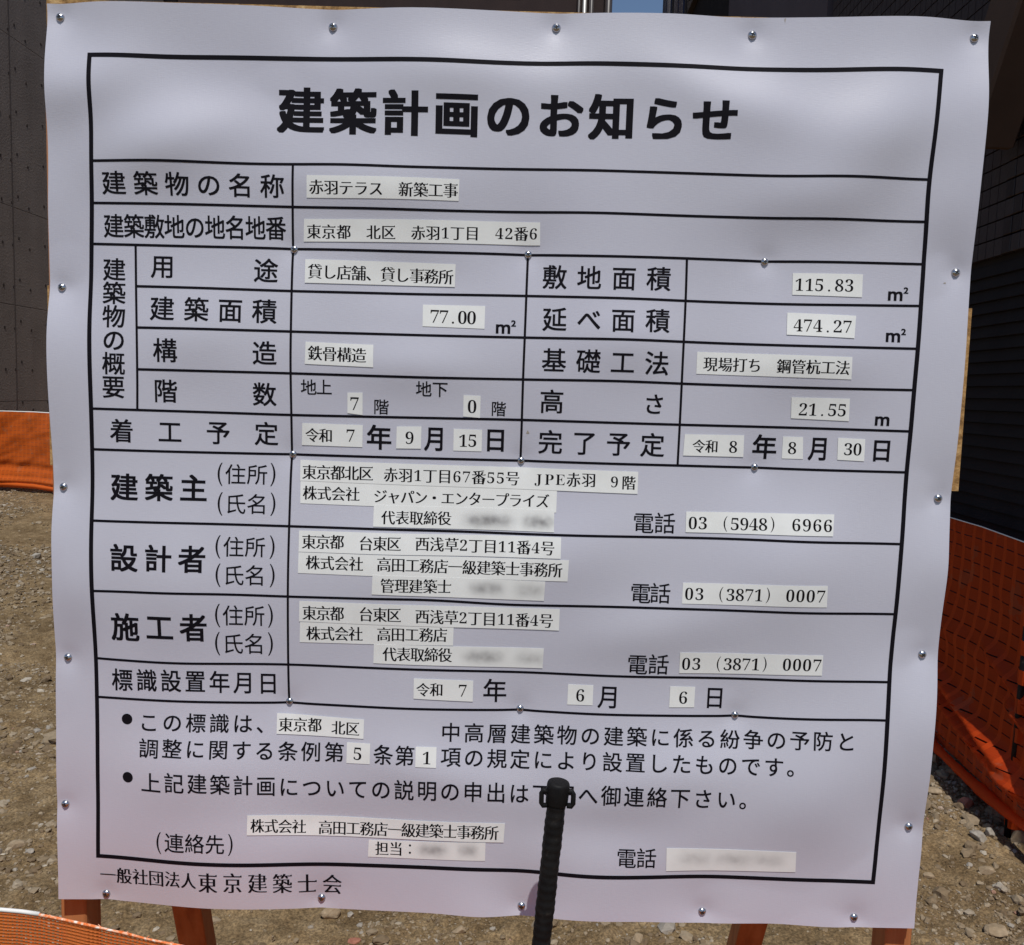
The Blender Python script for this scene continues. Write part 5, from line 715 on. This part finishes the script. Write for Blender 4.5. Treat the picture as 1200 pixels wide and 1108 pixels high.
# printed frame and ruled lines
def ribbon(pts, w, off, sig=22.):
    Q = smooth_line(pts, 4., sig); d = np.gradient(Q, axis=0); d /= np.linalg.norm(d, axis=1)[:, None]; nn = np.stack([-d[:, 1], d[:, 0]], 1)
    U = np.stack([Q-nn*w, Q+nn*w], 1).reshape(-1, 2)
    me = np_mesh(onboard(U, off), grid_faces(len(Q), 2)); return me
def face_front(me):
    if len(me.polygons) and sum(p.normal.y for p in me.polygons) > 0: me.flip_normals()
    return me
for w, pts in FRAME:
    P = np.array(pts); d0 = (P[0]-P[1]); d0 /= np.linalg.norm(d0); d1 = (P[-1]-P[-2]); d1 /= np.linalg.norm(d1)
    P[0] += d0*2.0; P[-1] += d1*2.0
    link('border_line', face_front(ribbon(P, w, .22 if abs(d0[0]) > .5 else .25)), M_INK, sg)
for w, pts in RULES:
    d0 = abs(pts[0][0]-pts[-1][0]) > abs(pts[0][1]-pts[-1][1])
    link('ruled_line', face_front(ribbon(pts, w, .20 if d0 else .23)), M_INK, sg)
for b in BULLETS:
    a = np.linspace(0, 2*np.pi, 28, endpoint=False); U = np.c_[b[0]+5.6*np.cos(a), b[1]+5.6*np.sin(a)]
    U = np.vstack([[b], U]); Fb = np.array([[0, i+1, (i+1) % 28+1] for i in range(28)])
    link('bullet_dot', face_front(np_mesh(onboard(U, .22), Fb)), M_INK, sg)

# ---- lettering: outlines of Blender's own built-in typeface, cut into flat meshes
MATHD = {**{str(i): chr(0x1D7CE+i) for i in range(10)}, **{c: chr(0x1D400+ord(c)-65) for c in 'JPE'}}
def key(ch, mincho):
    if mincho and ch in MATHD: return (MATHD[ch], -.0075)
    return (ch, 0.0 if ch in '.：' else -.0105 if mincho else 0.0)
need = {}
for name_, glyphs, w, sx, style in PRINT:
    for gph in glyphs:
        for ch_ in gph[0]: need[key(ch_, style == 'm')] = None
for q, glyphs, bl in STRIPS:
    for gph in glyphs: need[key(gph[0], True)] = None
tmp = []
for (ch, off) in need:
    cu = bpy.data.curves.new('g', 'FONT'); cu.body = ch; cu.size = 1; cu.offset = off; cu.resolution_u = 4
    o = bpy.data.objects.new('g', cu); COL.objects.link(o); tmp.append(((ch, off), o))
bpy.context.view_layer.update()
dg = bpy.context.evaluated_depsgraph_get()
for k_, o in tmp:
    e = o.evaluated_get(dg); me = e.to_mesh()
    vs = np.array([v.co[:2] for v in me.vertices]) if len(me.vertices) else np.zeros((0, 2)); fs = [tuple(p.vertices) for p in me.polygons]
    need[k_] = (vs, fs); e.to_mesh_clear()
for k_, o in tmp:
    cu = o.data; bpy.data.objects.remove(o); bpy.data.curves.remove(cu)
def is_cjk(ch): return ord(ch) > 0x2000 and ord(ch) < 0x10000
ref = need[key('建', False)][0] if key('建', False) in need else None
EMS = (ref[:, 0].max()-ref[:, 0].min())/.94            # em in blender units
EMCX = (ref[:, 0].max()+ref[:, 0].min())/2; EMCY = (ref[:, 1].max()+ref[:, 1].min())/2
print('EM', EMS, EMCX, EMCY)
CAP = None
def serifs(vs, fs):
    """small triangular terminals at the right ends of horizontal strokes, as in a Mincho face"""
    cnt = {}
    for f in fs:
        for i in range(len(f)):
            a, b = f[i], f[(i+1) % len(f)]; cnt.setdefault((min(a, b), max(a, b)), []).append((a, b))
    be = {}
    for k_, l in cnt.items():
        if len(l) == 1: be[l[0][0]] = l[0][1]
    prev = {b: a for a, b in be.items()}
    tv = []; tf = []
    for a, b in be.items():
        pa, pb = vs[a], vs[b]
        # ccw outline: a right end runs upwards
        if abs(pb[0]-pa[0]) < .014 and .008 < pb[1]-pa[1] < .055 and a in prev and b in be:
            p0, p1 = vs[prev[a]], vs[be[b]]
            if p0[0] < pa[0]-.09 and p1[0] < pb[0]-.09 and abs(p0[1]-pa[1]) < .02 and abs(p1[1]-pb[1]) < .02:
                n = len(vs)+len(tv); x, y = pb
                tv += [(x-.085, y-.004), (x+.012, y-.004), (x-.018, y+.050)]; tf.append((n, n+1, n+2))
    return tv, tf
def refine(vs, fs, thr):
    """bisect long triangles so that the print can follow the swelling sheet"""
    V_ = [tuple(p) for p in vs]; mid = {}; out = []; stack = []
    for f in fs:
        for i in range(1, len(f)-1): stack.append((f[0], f[i], f[i+1]))
    while stack:
        a, b, c = stack.pop()
        e = [((V_[p][0]-V_[q][0])**2+(V_[p][1]-V_[q][1])**2, p, q, o) for p, q, o in ((a, b, c), (b, c, a), (c, a, b))]
        l, p, q, o = max(e)
        if l <= thr*thr: out.append((a, b, c)); continue
        k = (min(p, q), max(p, q))
        if k not in mid: V_.append(((V_[p][0]+V_[q][0])/2, (V_[p][1]+V_[q][1])/2)); mid[k] = len(V_)-1
        stack += [(p, mid[k], o), (mid[k], q, o)]
    return np.array(V_), out
cache = {}
def glyph(ch, mincho, w, thr=.25):
    k_ = (ch, mincho, w, thr)
    if k_ in cache: return cache[k_]
    vs, fs = need[key(ch, mincho)]
    if len(vs) == 0: cache[k_] = (vs, fs); return cache[k_]
    vs = vs.copy()
    if ch in '0123456789.()JPE²：m':
        cx = (vs[:, 0].min()+vs[:, 0].max())/2
        if ch in '()': cy = (vs[:, 1].min()+vs[:, 1].max())/2
        elif ch == '：': cy = (vs[:, 1].min()+vs[:, 1].max())/2
        elif mincho: cy = None
        else: cy = EMCY
        if mincho and ch not in '()：':
            r0 = need[(MATHD['0'], -.0075)][0]; cy = (r0[:, 1].min()+r0[:, 1].max())/2
        vs = (vs-[cx, cy])/EMS
    else:
        vs = (vs-[EMCX, EMCY])/EMS
    v0_, f0_ = vs, fs
    vs, fs = refine(vs, fs, thr)
    if mincho and ch not in MATHD and ch not in '().：':
        tv, tf = serifs(v0_, f0_)
        tf = [tuple(i-len(v0_)+len(vs) for i in f) for f in tf] if ch != '北' else ([], [])
        sh = [(-.032, 0), (.032, 0), (-.011, 0), (.011, 0)]
        vs = vs*[.94, 1.0]
    elif mincho:
        tv, tf = [], []; sh = [(0, 0)]
    else:
        tv, tf = [], []
        sh = [(0, 0)]
        if w > .002:
            wy = w*(.62 if w > .026 else .8)
            st_ = (-1, -.5, 0, .5, 1) if w > .03 else (-1, 0, 1)
            sh = [(a_*w, b_*wy) for a_ in st_ for b_ in st_]
            if w < .012: sh = [(a_*w, b_*wy) for a_ in (-1, 1) for b_ in (-1, 1)]
    V_ = []; F_ = []; lay = []
    for q_, (dx, dy) in enumerate(sh):
        n = sum(len(a) for a in V_); V_.append(vs+[dx, dy]); F_ += [tuple(i+n for i in f) for f in fs]; lay += [q_]*len(vs)
    if tv:
        n = sum(len(a) for a in V_); V_.append(np.array(tv)); F_ += [tuple(i-len(vs)+n for i in f) for f in tf]; lay += [0]*len(tv)
    cache[k_] = (np.vstack(V_), F_, np.array(lay)); return cache[k_]
def lettering(name, glyphs, mincho, w, sx, off, matl, parent):
    V_ = []; F_ = []; n = 0; O_ = []
    for ch, u, v_, eh, ev in glyphs:
        g_ = glyph(ch, mincho, w, .12 if eh > 35 else .22)
        if len(g_[0]) == 0: continue
        vs, fs, lay = g_
        V_.append(np.c_[u+vs[:, 0]*eh*sx, v_+vs[:, 1]*ev]); O_.append(lay*.003)
        F_ += [tuple(i+n for i in f) for f in fs]; n += len(vs)
    U = np.vstack(V_); O = np.concatenate(O_)
    W = onboard(U, 0); W[:, 1] -= (off+O)/1000
    me = bpy.data.meshes.new('m'); me.from_pydata([tuple(p) for p in W], [], F_); me.update()
    return link(name, face_front(me), matl, parent)
for name_, glyphs, w, sx, style in PRINT:
    if style == 'u':                                                    # unit marks: m with a raised 2
        t_, u, v_, eh, ev = glyphs[0]
        gl = [('m', u, v_-2.0, eh*1.15, ev*1.05)]
        lettering('lettering', gl, False, w, 1.0, .22, M_INK, sg)
        if len(t_) > 1: lettering('lettering', [('²', u+eh*.58, v_-1.2, eh*.92, ev*.92)], False, w*.6, 1.0, .22, M_INK, sg)
        continue
    lettering('lettering', glyphs, style == 'm', w, sx, .20, M_INK, sg)

# pasted paper labels, each with its lettering
for idx, (q, glyphs, blobs) in enumerate(STRIPS):
    q = np.array(q, float); L0 = np.linalg.norm(q[1]-q[0]); H0 = np.linalg.norm(q[3]-q[0])
    nu_ = max(3, int(L0/5)+1); nv_ = max(3, int(H0/5)+1)
    s = np.linspace(0, 1, nu_)[:, None, None]; t = np.linspace(0, 1, nv_)[None, :, None]
    U = ((1-s)*(1-t)*q[0]+s*(1-t)*q[1]+s*t*q[2]+(1-s)*t*q[3]).reshape(-1, 2)
    o_ = .42+.13*(idx % 3)
    W = onboard(U, o_); me = face_front(np_mesh(W, grid_faces(nu_, nv_)))
    mp_ = paper('smudged_label_paper', blobs) if blobs else M_PAPER
    st = link('label_strip', me, mp_, sg)
    if blobs: st['label'] = 'paper label with a smudged grey illegible entry'
    sm = st.modifiers.new('t', 'SOLIDIFY'); sm.thickness = .00022; sm.offset = -1; es = st.modifiers.new('crisp_edges', 'EDGE_SPLIT'); es.split_angle = R(40)
    if glyphs: lettering('lettering', glyphs, True, 0, 1.0, o_+.09, M_PAPERINK, st)

# small marks the weather left on the sheet
M_MARK = mat('dirt_mark', (.36, .31, .25), .8, .1)
for (u, v_, ra, ht) in MARKS:
    a = np.linspace(0, 2*np.pi, 9, endpoint=False); rr_ = 1+.35*np.sin(a*3+u)
    U = np.vstack([[[u, v_]], np.c_[u+ra*rr_*np.cos(a), v_+ht*rr_*np.sin(a)]]); Fb = np.array([[0, i+1, (i+1) % 9+1] for i in range(9)])
    link('dirt_mark', face_front(np_mesh(onboard(U, .2), Fb)), M_MARK, sg)

# screws
sc = MB(); n = 20
prof = [(0.0, .0040), (-.0006, .0043), (-.0016, .0039), (-.0026, .0030), (-.0032, .0019), (-.0034, .0013)]
sc.tube([(0, y, 0) for y, r in prof], [r for y, r in prof], n, cap=False)
base = (len(prof)-1)*n
# cross recess
ring = [base+i for i in range(n)]
sc.v += [(0, -.0019, 0)]; c_i = len(sc.v)-1
for i in range(n): sc.f.append((ring[i], ring[(i+1) % n], c_i))
sme = sc.mesh(True); sme.materials.append(M_STEEL)
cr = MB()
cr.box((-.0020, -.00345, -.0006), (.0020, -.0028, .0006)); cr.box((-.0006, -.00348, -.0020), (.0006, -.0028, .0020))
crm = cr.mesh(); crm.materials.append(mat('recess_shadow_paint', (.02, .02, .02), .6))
for i, (u, v_) in enumerate(SCREWS):
    hh = float(hs([(u, v_)])[0])
    o = link('screw', sme, None, sg, (u/1000, -(hh-.2)/1000, ZC+v_/1000)); k = 1.0 if i < 18 else .9
    o.scale = (k, k, k); o.rotation_euler = (random.Random(i).uniform(-.06, .06), random.Random(i).uniform(0, 1.5), random.Random(i+50).uniform(-.06, .06))
    r_ = link('cross_recess', crm, None, o)
